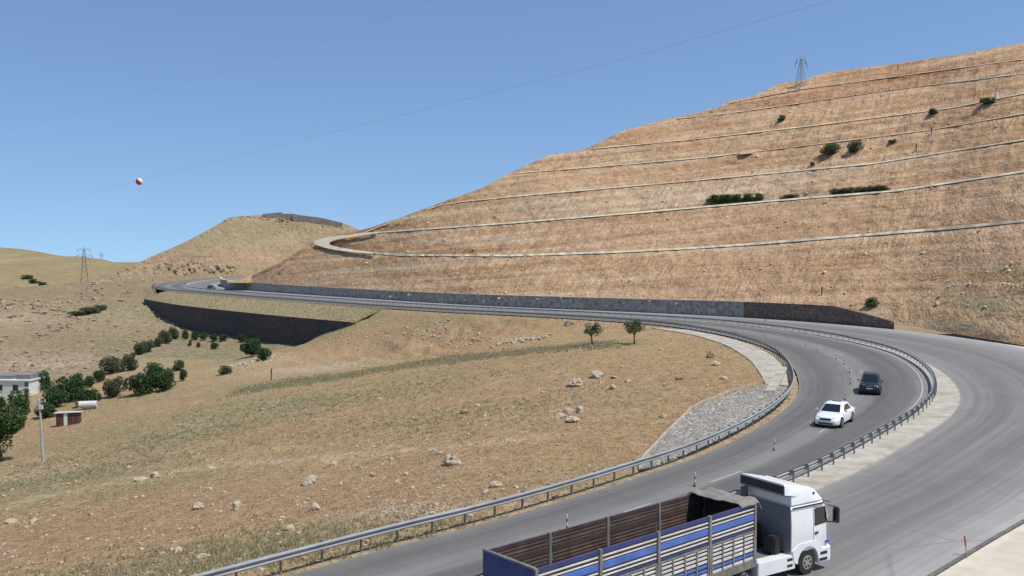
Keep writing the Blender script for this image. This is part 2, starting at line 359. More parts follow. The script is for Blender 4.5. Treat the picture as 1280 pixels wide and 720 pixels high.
# ------------------------------------------------------------------ inner valley ground (height field)
CP = []
def c(u, v, z): p = onz(u, v, z); CP.append(p)
def cy(u, v, Y): CP.append(onY(u, v, Y))
for (u, v, z) in [(100,700,-2.2),(0,640,-6),(0,720,-3.2),(-150,700,-6),(200,600,-5),(300,560,-5),(54,578,-13),(0,590,-12),(-100,600,-13),(200,520,-11),
    (300,500,-9),(400,520,-6),(400,600,-2.2),(250,650,-2.2),(500,560,-2.6),(500,480,-5.5),(600,500,-2.6),(560,600,-0.8),(700,470,-1.6),(700,560,-0.7),(800,500,-0.6),(900,470,-0.4),
    (850,430,-0.6),(742,431,-1.0),(795,430,-0.9),(640,440,-4.2),(600,437,-5),(560,443,-6.2),(500,450,-8),(450,446,-9),(440,462,-8.2),(400,470,-8.6),(330,462,-10),(300,470,-11),
    (250,432,-11.5),(200,460,-13),(100,480,-15.2),(150,500,-14),(20,498,-16),(80,530,-14.6),(120,520,-14.2),(40,530,-15.5),(330,440,-10.6),(380,432,-10),(-150,520,-18)]:
    c(u, v, z)
for (u, v, Y) in [(0,480,212),(0,440,250),(0,400,300),(0,372,340),(100,440,255),(100,402,308),(60,366,375),(100,368,365),(170,425,270),(172,378,350),(150,350,430),(130,356,410),
    (-150,460,235),(-150,400,310),(-150,370,360),(215,398,312),(250,410,290),(300,420,264),(345,428,248),(180,377,344),(444,403,221),(425,411,222),(405,420,224),(388,428,227)]:
    cy(u, v, Y)
for (x, y, z) in [(-160,470,-4),(-300,480,-14),(-230,560,-6),(-200,480,-1.2),(-170,420,-.5),(-200,600,0),(-120,430,-6),(-400,600,-16),(-300,700,-14),(-60,20,-5),(-40,26,-2.5),(-90,40,-12),
    (-100,280,-11),(-120,310,-9),(-80,262,-10.5),(-60,300,-10),(-100,330,-8),(-60,252,-9.5),(-42,233,-2.2),(-36,226,-2.0),(-33,221,-2.2),(-28,214,-2.8),(-30,222,-1.2), (0,300,-6),(100,200,-5),(100,100,-4),(60,60,-3)]:
    CP.append(np.array([x, y, z], float))
for i in range(0, NS, 12):       # along the inner road edge
    if S5[i, 1] < 236 or 372 < S5[i, 1] < 600:
        p = S5[i, :2] - NR[i] * 1.5; CP.append(np.array([p[0], p[1], -0.2]))
CP = np.array(CP)
def rbf_solve(P):
    X = P[:, :2] / 100.0; n = len(X)
    K = np.hypot(X[:, None, 0] - X[None, :, 0], X[:, None, 1] - X[None, :, 1]) + np.eye(n) * -0.01
    A = np.block([[K, np.c_[np.ones(n), X]], [np.c_[np.ones(n), X].T, np.zeros((3, 3))]])
    return X, np.linalg.solve(A, np.r_[P[:, 2], 0, 0, 0])
RX, RW = rbf_solve(CP)
Ls = Lline[::2]
def road_sd(x, y):      # signed distance to inner road edge (+ = valley side), embankment weight
    x = np.asarray(x, float).ravel(); y = np.asarray(y, float).ravel()
    D = np.empty(len(x)); I = np.empty(len(x), int)
    for a in range(0, len(x), 20000):
        dd = (x[a:a+20000, None] - Ls[None, :, 0]) ** 2 + (y[a:a+20000, None] - Ls[None, :, 1]) ** 2
        j = dd.argmin(1); I[a:a+20000] = j; D[a:a+20000] = np.sqrt(dd[np.arange(len(j)), j])
    nr = NR[::2][I]; side = (x - Ls[I, 0]) * nr[:, 0] + (y - Ls[I, 1]) * nr[:, 1]
    return np.where(side < 0, D, -D), Ls[I, 1]
TRACKS = []
def H(x, y, detail=True):
    shp = np.shape(x); x = np.asarray(x, float).ravel(); y = np.asarray(y, float).ravel()
    z = np.empty(len(x)); X = x / 100; Y = y / 100; n = len(RX)
    for a in range(0, len(x), 20000):
        xs = X[a:a+20000]; ys = Y[a:a+20000]
        K = np.hypot(xs[:, None] - RX[None, :, 0], ys[:, None] - RX[None, :, 1])
        z[a:a+20000] = K @ RW[:n] + RW[n] + RW[n+1] * xs + RW[n+2] * ys
    d, ly = road_sd(x, y)
    if detail:
        dist = np.hypot(x, y)
        am = 0.25 + 1.1 * sstep(120, 380, dist)
        ld = fbm(x * 0.07, y * 0.07, 3, 4) * am
        ld += 0.16 * fbm(x * 0.6, y * 0.6, 11, 3)
        ld += 0.5 * sstep(200, 330, dist) * np.abs(fbm(x * 0.12 + 0.1 * y, y * 0.2, 31, 4))
        bk = np.exp(-((x + 14) / 27) ** 2 - ((y - 193) / 13) ** 2)
        ld += bk * (1.5 * fbm(x * 0.28 + y * 0.16, y * 0.05, 36, 3) + 1.0 * fbm(x * 0.5, y * 0.5, 37, 3))
        z = z + ld * sstep(0.3, 6, d)
    emb = sstep(234, 246, ly) * (1 - sstep(352, 372, ly))
    wgt = sstep(0.4, 6.0, d) * (1 - emb) + emb
    z = np.where(d > 0, -0.14 + (z + 0.14) * wgt, np.minimum(z, -0.45))
    return z.reshape(shp)
def hit(u, v, r0=24, r1=780, n=900):
    d = ray(u, v); d = d / np.hypot(d[0], d[1]); r = np.geomspace(r0, r1, n)
    z = CAMZ + d[2] * r; h = H(d[0] * r, d[1] * r)
    k = np.argmax(z < h)
    if not (z < h).any(): k = n - 1
    return np.array([d[0] * r[k], d[1] * r[k], h[k]])
def polyw(pts): return np.array([hit(u, v)[:2] for u, v in pts])
def dist_poly(x, y, P):
    D = np.full(len(x), 1e9)
    for a, b in zip(P[:-1], P[1:]):
        ab = b - a; L2 = (ab ** 2).sum(); t = np.clip(((x - a[0]) * ab[0] + (y - a[1]) * ab[1]) / L2, 0, 1)
        D = np.minimum(D, np.hypot(x - a[0] - t * ab[0], y - a[1] - t * ab[1]))
    return D
NT, NRD = 520, 470
th = np.linspace(math.atan((-420 - 640) / F), math.atan((1010 - 640) / F), NT)
rr = np.geomspace(24, 740, NRD)
TH, RR = np.meshgrid(th, rr, indexing='ij')
GX = (RR * np.sin(TH)).ravel(); GY = (RR * np.cos(TH)).ravel(); GZ = H(GX, GY)
track = polyw([(-20, 640), (60, 622), (150, 604), (300, 581), (450, 571), (560, 560), (690, 546)])
dt = dist_poly(GX, GY, track)
GZ -= 0.22 * np.exp(-(dt / 0.8) ** 2)
GZ += 0.16 * np.exp(-((dt - 1.5) / 0.6) ** 2)
pale = 0.95 * np.exp(-(dt / 1.25) ** 4); green = np.zeros(len(GX)); red = np.zeros(len(GX))
def blob(arr, u, v, r, k=1.0, ex=1.0):
    p = hit(u, v); d = np.hypot((GX - p[0]) / ex, GY - p[1]); np.maximum(arr, k * np.exp(-(d / r) ** 2), out=arr)
def strip(arr, pts, r, k=1.0):
    d = dist_poly(GX, GY, polyw(pts)); np.maximum(arr, k * np.exp(-(d / r) ** 4), out=arr)
strip(green, [(300, 488), (420, 471), (520, 456), (600, 446), (690, 437), (760, 430)], 7.0, 1.0)
for a in [(340,510,9,.8,1.6),(420,500,9,.75,1.8),(250,540,8,.8,1.6),(180,560,8,.7,1.5),(480,490,8,.5,1.5),(330,690,5,.75,2),(440,668,3,.6,2),(60,600,9,.9,1.6),(130,545,12,.8,1.6),(260,515,12,.8,1.6),(90,615,8,.8,2),(20,610,8,.8,2),(180,500,14,.6,1.6),(330,480,10,.6,1.6),(520,470,9,.6,1.8),(440,408,7,.8,2),(420,420,6,.7,1.5),(560,395,6,.8,3),(640,400,6,.5,3),
          (460,395,7,.6,2),(250,440,12,.8,2),(300,440,12,.7,2),(270,455,9,.7,2),(690,610,2.5,.5,2),(760,585,2.5,.5,2),(130,385,16,.8,1.6),(100,405,12,.6,1.5),(170,400,10,.5,1.5),(60,425,10,.5,2),(20,365,14,.5,2),(150,430,9,.6,2),(240,425,9,.5,2),(560,520,6,.35,2)]: blob(green, *a)
for a in [(510,640,2.2,.9,2.2),(380,462,7,.9,2),(320,452,6,.9,2),(20,600,5,.7,2.5),(40,455,14,.8,2.5),(110,450,12,.6,2.5),(60,400,22,.6,2.5),(150,465,6,.7,1.5),(420,455,5,.6,2),(230,400,8,.5,1.5)]: blob(pale, *a)
for a in [(100,660,9,.8,2),(350,620,8,.6,2.2),(500,610,6,.45,2),(800,470,12,.35,1.5),(640,560,8,.4,2),(470,415,9,.8,2),(540,415,9,.7,2),(620,412,8,.6,2),(60,560,7,.6,1.2),(60,540,6,.5,1.2)]: blob(red, *a)
gd, _ = road_sd(GX, GY)
pale = np.maximum(pale, 0.6 * np.exp(-((gd) / 1.6) ** 2) * (np.hypot(GX, GY) < 150))
dist0 = np.hypot(GX, GY)
me = mesh('valley_ground', np.c_[GX, GY, GZ], grid_faces(NT, NRD), M_field, True, dict(green=green, pale=pale, red=red))
me.materials.append(M_rock_hill)
fc = np.empty(len(me.polygons) * 3, np.float32); me.polygons.foreach_get('center', fc); fc = fc.reshape(-1, 3)
hillside = (fc[:, 1] > 232 + 18 * fbm(fc[:, 0] * .03, fc[:, 1] * .03, 5)) | ((fc[:, 0] < -95) & (fc[:, 1] > 200))
me.polygons.foreach_set('material_index', hillside.astype(np.int32))
bm = bmesh.new(); bm.from_mesh(me); bmesh.ops.recalc_face_normals(bm, faces=bm.faces); bm.faces.ensure_lookup_table()
if bm.faces[0].normal.z < 0: bmesh.ops.reverse_faces(bm, faces=bm.faces)
bm.to_mesh(me); bm.free()
ground = tag(link('valley_ground', me), kind='structure')

# base sheet to the horizon
bs = np.linspace(-6000, 6000, 41); BX, BY = np.meshgrid(bs, bs, indexing='ij')
tag(obj('terrain_base', np.c_[BX.ravel(), BY.ravel(), np.full(BX.size, -27.0)], grid_faces(41, 41)[:, ::-1], M_base), kind='structure')

# verge on the outside of the near curve, rising to the bank the camera stands on
iv0, iv1 = 0, iY(150)
Vv = []; offs = [0.0, 0.05, 0.6, 2, 4, 7, 11, 16, 24, 40, 70]
for o_ in offs: 
    p = line(OO + o_)[iv0:iv1]
    px, py = p[:, 0], p[:, 1]
    rise = np.maximum(0, 0.45 * (o_ - 11)) * (1 - sstep(30, 60, py)) if o_ > 11 else 0
    p[:, 2] = (-0.02 if o_ == 0 else -0.09) + 0.05 * fbm(px * .5, py * .5, 21) * (o_ > .5) + np.minimum(rise, 10.5)
    Vv.append(p)
Vv = np.stack(Vv, 1)
verge = tag(obj('verge', Vv.reshape(-1, 3), grid_faces(Vv.shape[0], len(offs))[:, ::-1], M_verge, smooth=True), kind='structure')
M_edge_strip = simple('dark_edge_strip', (0.15, 0.135, 0.115), 0.9, var=0.4, scale=2)  # darker strip along the outer road edge
ribbon('road_edge_strip', OO - 0.06, OO + 0.16, 0.010, M_edge_strip, 2, 0, iY(110), parent=road_out)

# ------------------------------------------------------------------ terraced cut hill
uO = 640 + F * Oline[:, 0] / np.maximum(Oline[:, 1], 1) * 1.0
vis = [i for i in range(NS) if 48 < Oline[i, 1] < 345 and SL[i] > SL[iY(60)]]
uu = np.array([uO[i] for i in vis]); yy = np.array([Oline[i, 1] for i in vis])
o_ = np.argsort(uu); uu, yy = uu[o_], yy[o_]
def Yout(u):
    u = np.asarray(u, float); return np.interp(1300 - 22 * np.logaddexp(0, (1300 - u) / 22), uu, yy)
def wallh(u): return np.interp(u, [285, 340, 480, 800, 900, 1040, 1112, 1122], [3.0, 2.8, 2.7, 3.0, 3.2, 3.3, 1.3, 0.0])
def bankh(u): return np.interp(u, [285, 340, 480, 800, 900, 1020, 1070, 1112, 1180, 1280], [3.0, 2.8, 2.7, 3.0, 3.2, 3.3, 2.5, 1.25, 0.4, 0.1])
def cv(u, pts): p = np.array(pts, float); return np.interp(u, p[:, 0], p[:, 1])
TOP = [(284,357),(320,342),(350,328),(380,310),(395,299),(440,291),(470,282),(500,272),(560,250),(600,236),(640,215),(685,194),(730,187),(780,163),(835,148),(870,141),(900,133),(911,126),(940,121),(975,104),(1005,100),(1030,91),(1100,82),(1200,68),(1280,53),(1450,22),(1600,0)]
LN = [[(284,357),(350,335),(395,306),(430,313),(450,316),(500,319.5),(640,320),(760,316),(860,311),(950,305),(1100,293),(1200,285),(1280,277),(1600,240)],
      [(284,357),(395,300),(440,293.5),(500,289),(640,279),(800,266),(960,252),(1120,239),(1280,215),(1600,170)],
      [(284,357),(540,258),(580,252),(640,246),(855,227),(1090,205),(1280,175),(1600,125)],
      [(284,357),(600,225),(640,217),(790,205),(880,197),(1065,175),(1165,162),(1280,142),(1600,88)],
      [(284,357),(640,210),(685,194),(730,187),(860,175),(1020,157),(1190,135),(1280,117),(1600,60)],
      [(284,357),(780,164),(840,149),(910,142),(1120,112),(1280,92),(1600,35)],
      [(284,357),(860,143),(912,129),(1000,112),(1280,74),(1600,20)]]
US = np.r_[np.arange(284, 1300, 2.0), np.arange(1300, 1600, 6.0)]
SLOPE = 0.56
def hillY(u, v, w_=0.0):
    Yb = Yout(u) + 0.9; zb = bankh(u) - 0.02
    d = np.stack([(u - 640) / F, cp + (360 - v) / F * sp, -sp + (360 - v) / F * cp])
    k = d[2] / d[1]           # z = CAMZ + k*Y
    s_ = SLOPE
    return (CAMZ - zb + s_ * Yb) / (s_ - k)
rows_v = []; rows_saw = []; rows_px = []
base_v = np.array([320 + 0.0] * len(US))
Yb = Yout(US) + 0.9; zb = bankh(US) - 0.02
# pixel row of the base point
fwd = Yb * cp - (zb - CAMZ) * sp; upc = Yb * sp + (zb - CAMZ) * cp
base_v = 360 - F * upc / fwd
top_v = np.minimum(cv(US, TOP), base_v - 0.6)
lines_v = [base_v] + [np.clip(cv(US, L), top_v, base_v) for L in LN] + [top_v]
for k in range(1, len(lines_v)): lines_v[k] = np.minimum(lines_v[k], lines_v[k - 1])
NSUB = 20; RV = []; RS = []
for k in range(len(lines_v) - 1):
    a, b = lines_v[k], lines_v[k + 1]; span = a - b
    amp = 3.2 * np.clip(span / 14.0, 0, 1)
    for t in np.linspace(0, 1, NSUB):
        RV.append(a + (b - a) * t)
        e0 = 0.5 if k > 0 else 0.0; e1 = 0.5 if k < len(lines_v) - 2 else 0.0
        RS.append(amp * (e0 * (1 - t) - e1 * t))
RV = np.array(RV); RS = np.array(RS)
UG = np.broadcast_to(US, RV.shape)
HY = hillY(UG, RV) + RS
k_ = (-sp + (360 - RV) / F * cp) / (cp + (360 - RV) / F * sp)
HX = (UG - 640) / F / (cp + (360 - RV) / F * sp) * HY
HZ = CAMZ + k_ * HY
dep = np.clip((base_v - RV) / 12.0, 0, 1) * np.clip((RV - top_v) / 6.0, 0.25, 1)
rill = vnoise(HX * 0.55 - HZ * 0.5, HZ * 0.07, 41) + 0.6 * vnoise(HX * 1.1 - HZ * 0.95, HZ * 0.12, 43)
mask = sstep(-0.15, 0.25, fbm(HX * 0.02, HZ * 0.06, 47))
dn = (1.5 * fbm(HX * 0.05, HZ * 0.12, 51, 4) + 0.95 * rill * (0.35 + mask) + 0.6 * fbm(HX * 0.5, HZ * 0.8, 53, 3)) * dep
HX = HX * (1 + dn / HY); HZ = CAMZ + k_ * (HY + dn); HY = HY + dn
V = [np.stack([HX, HY, HZ], -1)]
for dy, dz in ((12, 0.3), (50, -3), (140, -30)):
    V.append(np.stack([HX[-1] * (1 + dy / HY[-1]), HY[-1] + dy, HZ[-1] + dz], -1)[None])
V = np.concatenate(V); nr_, nc_ = V.shape[:2]
P = V.reshape(-1, 3)
z_rel = P[:, 2]
gpx = 640 + F * P[:, 0] / P[:, 1]; gpv = np.r_[RV.ravel(), np.repeat(0, 3 * nc_)]
bg_ = np.zeros(len(P)); bp_ = np.zeros(len(P)); br_ = np.zeros(len(P))
def bl(arr, u, v, ru, rv, k):
    p0 = hillpt(u, v); q = hillpt(u + ru, v); sx = abs(q[0] - p0[0]); q = hillpt(u, v - rv); sz = abs(q[2] - p0[2])
    np.maximum(arr, k * np.exp(-((P[:, 0] - p0[0]) / sx) ** 2 - ((P[:, 2] - p0[2]) / sz) ** 2), out=arr)
def hillpt(u, v, lift=0.0):
    u = np.array([float(u)]); v = np.array([float(v)]); Y = hillY(u, v)[0]
    return onY(u[0], v[0], Y) + np.array([0, 0, lift])
for a in [(1250,385,60,25,.95),(1190,400,50,10,.9),(1100,380,30,5,.7),(480,335,50,12,.6),(600,345,60,12,.45),(410,325,25,10,.5),(915,252,35,4,.8),(1075,239,35,4,.5),(1270,350,40,25,.6)]: bl(bg_, *a)
for a in [(880,245,120,15,1.0),(1000,215,120,9,.9),(700,258,100,11,.95),(1150,196,90,7,.9),(600,300,80,6,.6),(880,140,20,6,1.0),(1090,389,35,4,1.0),(960,140,60,3,.8),(1080,120,60,4,.8),(330,348,30,6,.5),(1230,100,60,4,.5)]: bl(bp_, *a)
for a in [(1000,125,120,10,.85),(800,300,160,8,.35),(1150,90,160,9,1.0),(1000,180,120,7,.5),(780,180,80,7,.45),(1220,255,70,10,.6),(1200,220,90,10,.4),(930,200,60,5,.7),(1200,335,70,12,.35)]: bl(br_, *a)
hill = obj('cut_hillside', P, grid_faces(nr_, nc_), M_cut, smooth=True, attrs=dict(green=bg_, pale=bp_, red=br_))
bm = bmesh.new(); bm.from_mesh(hill.data); bmesh.ops.remove_doubles(bm, verts=bm.verts, dist=0.002)
bmesh.ops.recalc_face_normals(bm, faces=bm.faces)
if sum(f.normal.z for f in bm.faces) < 0: bmesh.ops.reverse_faces(bm, faces=bm.faces)
bm.to_mesh(hill.data); bm.free()
tag(hill, kind='structure')
from mathutils.bvhtree import BVHTree
HB = BVHTree.FromPolygons([v_.co.copy() for v_ in hill.data.vertices], [tuple(p_.vertices) for p_ in hill.data.polygons])
def hillhit(u, v):
    d_ = ray(u, v); h_ = HB.ray_cast(Vector((0, 0, CAMZ)), Vector(d_).normalized())
    return np.array(h_[0]) if h_[0] is not None else hillpt(u, v)
# concrete kerbs along the terrace lips
names = ['lowest bright', 'second', 'third', 'fourth', 'fifth', 'sixth', 'topmost']
for k, L in enumerate(LN):
    row_hi = (k + 1) * NSUB - 1
    ok = (lines_v[k + 1] > top_v + 2.5) & (lines_v[k] - lines_v[k + 1] > 1.5) & (US > 392)
    idx = np.where(ok)[0]
    if len(idx) < 10: continue
    A = V[row_hi, idx]
    hgt = [0.42, 0.34, 0.22, 0.20, 0.24, 0.18, 0.14][k] * (0.75 + 0.5 * (vnoise(A[:, 0] * .08, A[:, 2] * .1, 60 + k) + .5))
    if k > 1: hgt = hgt - 0.42 * np.maximum(0, vnoise(A[:, 0] * .045, A[:, 0] * 0 + k * 3.7, 160 + k) + 0.02 * k)
    if k in (0, 1):
        wide = 1 + 3.2 * (1 - sstep(400, 470, US[idx])); hgt = hgt * (1 + 1.1 * (1 - sstep(400, 470, US[idx])))
    dirn = A[:, :2] / np.linalg.norm(A[:, :2], axis=1)[:, None]
    f0 = np.c_[A[:, :2] - dirn * 0.55, A[:, 2] - 0.10]; f1 = np.c_[A[:, :2] + dirn * 0.0, A[:, 2] + hgt]
    dpt = 0.9 if k > 1 else 1.4
    f2 = np.c_[A[:, :2] + dirn * dpt, A[:, 2] + hgt + 0.02]; f3 = np.c_[A[:, :2] + dirn * dpt, A[:, 2] - 0.3]
    VV = np.stack([f0, f1, f2, f3], 1).reshape(-1, 3)
    o = obj('terrace_kerb', VV, grid_faces(len(idx), 4), M_kerb if k < 2 else M_kerb_dirty)
    tag(o, 'pale concrete kerb of the %s terrace line on the cut hillside' % names[k], 'kerb', 'terrace kerbs on the cut hillside')
# the switchback bend between the two lowest terraces: pale ramp
bend = [(462,300.5,300),(440,300,300),(420,301.5,300),(404,303.5,300),(399,305,300),(404,307.5,300),(418,310.5,300),(436,313.5,300),(460,316.5,300)]
Vb = []
pin = [(470,289.5),(445,292.5),(425,294.5),(408,297),(396,300),(392,303.5),(398,307),(415,311.5),(436,314.5),(465,317.2)]
pou = [(470,291.5),(445,295.5),(428,298),(418,300),(412,302.5),(411,304.5),(416,307),(428,310),(445,312.5),(468,315.2)]
pin = catmull(np.array(pin, float), 8); pou = catmull(np.array(pou, float), 8)
for a, b in zip(pin, pou):
    for t in np.linspace(0, 1, 4):
        q = a + (b - a) * t; p = hillpt(q[0], q[1]); Y = p[1] - 3.2; Vb.append(onY(q[0], q[1], Y))
nb = len(pin)
Vb = np.array(Vb); Vb2 = Vb + np.array([0, 2.5, -1.2])
ob = obj('ramp_bend', np.r_[Vb, Vb2], np.r_[grid_faces(nb, 4), grid_faces(nb, 4)[:, ::-1] + len(Vb)], M_kerb)
md = ob.modifiers.new('solid', 'SOLIDIFY'); md.thickness = 0.4
tag(ob, 'wide pale switchback bend joining the two lowest terrace lines', 'ramp')

# ------------------------------------------------------------------ retaining wall beside the outer carriageway
def strip_wall(name, pts_base, pts_top, thick_dir, mat, label, cop=True, copm=None, ct=0.18):
    n = len(pts_base); B = np.array(pts_base); Tp = np.array(pts_top); D = np.array(thick_dir)
    e = empty(name, tuple(B[0]), label=label, cat='wall'); off = B[0]
    VV = np.stack([B, Tp, Tp + D, B + D], 1).reshape(-1, 3) - off
    fl = np.concatenate([grid_faces(n, 4)]).tolist() + [[0, 1, 2, 3], [4 * (n - 1) + q for q in (3, 2, 1, 0)]]
    obj('stone_facing', VV, fl, mat, e)
    if cop:
        Dn = D / np.linalg.norm(D, axis=1)[:, None]; up = np.array([0, 0, ct])
        VV = np.stack([Tp - Dn * 0.08 + [0, 0, .003], Tp - Dn * .08 + up, Tp + D + Dn * .1 + up, Tp + D + Dn * .1 + [0, 0, .003]], 1)
        VV2 = np.concatenate([VV, VV[:, :1]], 1).reshape(-1, 3) - off
        obj('coping', VV2, grid_faces(n, 5).tolist() + [[0, 1, 2, 3], [5 * (n - 1) + q for q in (3, 2, 1, 0)]], copm or M_kerb, e)
    return e
i_end = [i for i in range(NS) if SL[i] > SL[iY(120)] and uO[i] <= 1112][0]
i_far = iY(420)
ids = list(range(i_end, i_far))
base = line(OO + 0.5, -0.1)[ids]; hts = np.array([wallh(uO[i]) if Oline[i, 1] < 330 else 3.0 for i in ids])
th_ = np.c_[NR[ids] * 0.55, np.zeros(len(ids))]
i_mid = next(k for k, i in enumerate(ids) if uO[i] < 935)
top = base + np.c_[np.zeros((len(ids), 2)), hts + 0.1]
strip_wall('retaining_wall', base[:i_mid + 1], top[:i_mid + 1], th_[:i_mid + 1], M_wall_brown, 'dark brown stone end of the retaining wall tapering off beside the road', True, M_wall_brown, 0.1)
strip_wall('retaining_wall', base[i_mid:], top[i_mid:], th_[i_mid:], M_wall_grey, 'long grey stone retaining wall at the foot of the cut hillside', True)

# dark retaining wall under the far road with the grassy embankment above it
wt = [(180,374.2),(215,380.5),(250,385),(300,390.5),(350,395.5),(400,400),(440,403.5)]
wtop = catmull(np.array([onz(u, v, -3.0) for u, v in wt] + [onz(466, 405.5, -4.4), onz(486, 407, -5.8)]), 8)
wbot = wtop.copy(); wbot[:, 2] = -14
tn = np.gradient(wtop[:, :2], axis=0); tn /= np.linalg.norm(tn, axis=1)[:, None]
back = np.c_[-tn[:, 1], tn[:, 0], np.zeros(len(tn))]
strip_wall('retaining_wall', wbot, wtop, back * 0.8, M_wall_dark, 'tall dark basalt retaining wall below the far road above the orchard', True, M_wall_dark, 0.12)
uw = 640 + F * wtop[:, 0] / wtop[:, 1]
eb = []
ext = wtop.copy()
# extend ends into the ground
for p in ext:
    j = np.argmin(np.hypot(Lline[:, 0] - p[0], Lline[:, 1] - p[1])); q = np.array([*Lline[j], -0.06])
    eb.append([p + (q - p) * t + np.array([0, 0, 0.35 * math.sin(t * 3.1)]) for t in np.linspace(0.02, 1, 8)])
eb = np.array(eb); eb[:, :, 2] += 0.25 * fbm(eb[:, :, 0] * .2, eb[:, :, 1] * .2, 71) * np.sin(np.linspace(0, math.pi, 8))[None]
tag(obj('embankment', eb.reshape(-1, 3), grid_faces(len(ext), 8), M_field, smooth=True,
    attrs=dict(green=np.full(eb.shape[0] * 8, .75), pale=np.full(eb.shape[0] * 8, .35), red=np.zeros(eb.shape[0] * 8))), kind='structure')

# ------------------------------------------------------------------ mid hill and far hills
def col_hill(name, us, baseY, basez, topv, slope, mat, rows=70, amp=1.5, fs=0.03, seed=80, curve=0.0, zones=None):
    us = np.asarray(us, float); Yb = baseY(us); zb = basez(us)
    fwd = Yb * cp - (zb - CAMZ) * sp; upc = Yb * sp + (zb - CAMZ) * cp; bv = 360 - F * upc / fwd
    tv = np.minimum(topv(us), bv - 0.4)
    t = np.linspace(0, 1, rows)[:, None]; RVv = bv + (tv - bv) * t; U = np.broadcast_to(us, RVv.shape)
    kk = (-sp + (360 - RVv) / F * cp) / (cp + (360 - RVv) / F * sp)
    Y = (CAMZ - zb + slope * Yb) / (slope - kk)
    X0 = (U - 640) / F / (cp + (360 - RVv) / F * sp)
    X = X0 * Y; Z = CAMZ + kk * Y
    d = amp * fbm(X * fs, Z * fs * 3, seed, 5) * np.minimum(1, t * 6) 
    Y = Y + d * 2.2; X = X0 * Y; Z = CAMZ + kk * Y
    VV = [np.stack([X, Y, Z], -1)]
    for q, dz in ((.06, .3), (.3, -6), (.8, -40)): VV.append(np.stack([X[-1] * (1 + q), Y[-1] * (1 + q), Z[-1] + dz], -1)[None])
    VV = np.concatenate(VV); PP = VV.reshape(-1, 3); z0 = np.zeros(len(PP))
    at = dict(green=z0.copy(), pale=z0.copy(), red=z0.copy())
    if zones: zones(PP, at)
    o = obj(name, PP, grid_faces(*VV.shape[:2]), mat, smooth=True, attrs=at)
    bm = bmesh.new(); bm.from_mesh(o.data); bmesh.ops.recalc_face_normals(bm, faces=bm.faces)
    if sum(f.normal.z for f in bm.faces) < 0: bmesh.ops.reverse_faces(bm, faces=bm.faces)
    bm.to_mesh(o.data); bm.free(); tag(o, kind='structure')
    def pt(u, v):
        YY = (CAMZ - basez(u) + slope * baseY(u)); d = ray(u, v); YY = YY / (slope - d[2] / d[1]); return onY(u, v, YY)
    return o, pt
midY = lambda u: np.interp(u, [120, 150, 190, 212, 257, 325, 480], [395, 418, 458, 490, 560, 640, 690])
midz = lambda u: np.interp(u, [120, 150, 190, 480], [-5.0, -3.0, -1.2, -0.6])
MT = [(120,352),(140,343),(158,336),(172,330),(190,321),(215,310),(240,298),(262,286),(280,276),(292,271),(310,269.5),(345,268),(380,270.5),(410,274.5),(435,281),(460,292),(490,306)]
def mz(PP, at):
    for (u, v, ru, rv, k, key) in [(320,322,45,9,1.0,'red'),(350,300,60,8,.4,'pale'),(230,322,40,10,.7,'green'),(270,300,40,10,.5,'green'),(340,283,70,5,.6,'green'),(180,335,30,6,.4,'green'),(250,335,50,6,.6,'pale'),(300,274,40,3,.6,'pale'),(240,315,50,8,.3,'green'),(330,290,50,5,.35,'green')]:
        p = midpt0(u, v); q = midpt0(u + ru, v); r_ = midpt0(u, v - rv)
        np.maximum(at[key], k * np.exp(-((PP[:, 0] - p[0]) / (q[0] - p[0])) ** 2 - ((PP[:, 2] - p[2]) / (r_[2] - p[2])) ** 2), out=at[key])
def midpt0(u, v):
    d = ray(u, v); YY = (CAMZ - midz(u) + .42 * midY(u)) / (.42 - d[2] / d[1]); return onY(u, v, YY)
midhill, midpt = col_hill('mid_hill', np.arange(120, 492, 1.5), midY, midz, lambda u: cv(u, MT), 0.42, M_mid, 90, 5.0, 0.02, 81, zones=mz)
FT = [(-400,300),(-100,303),(0,309),(25,311),(45,314),(75,320),(100,321),(130,325),(150,331),(165,336),(220,345),(300,352)]
def fz(PP, at):
    n = fbm(PP[:, 0] * .006, PP[:, 1] * .004, 90); at['green'][:] = sstep(0.0, .5, n) * .6
    at['pale'][:] = sstep(0.05, .5, fbm(PP[:, 0] * .01, PP[:, 1] * .006, 92)) * .5
col_hill('far_hill', np.arange(-400, 300, 3.0), lambda u: np.full(np.shape(u), 470.0), lambda u: np.full(np.shape(u), -14.0), lambda u: cv(u, FT), 0.062, M_far, 80, 5.0, 0.008, 95, zones=fz)
def farpt(u, v):
    d = ray(u, v); YY = (CAMZ + 14 + .062 * 470) / (.062 - d[2] / d[1]); return onY(u, v, YY)
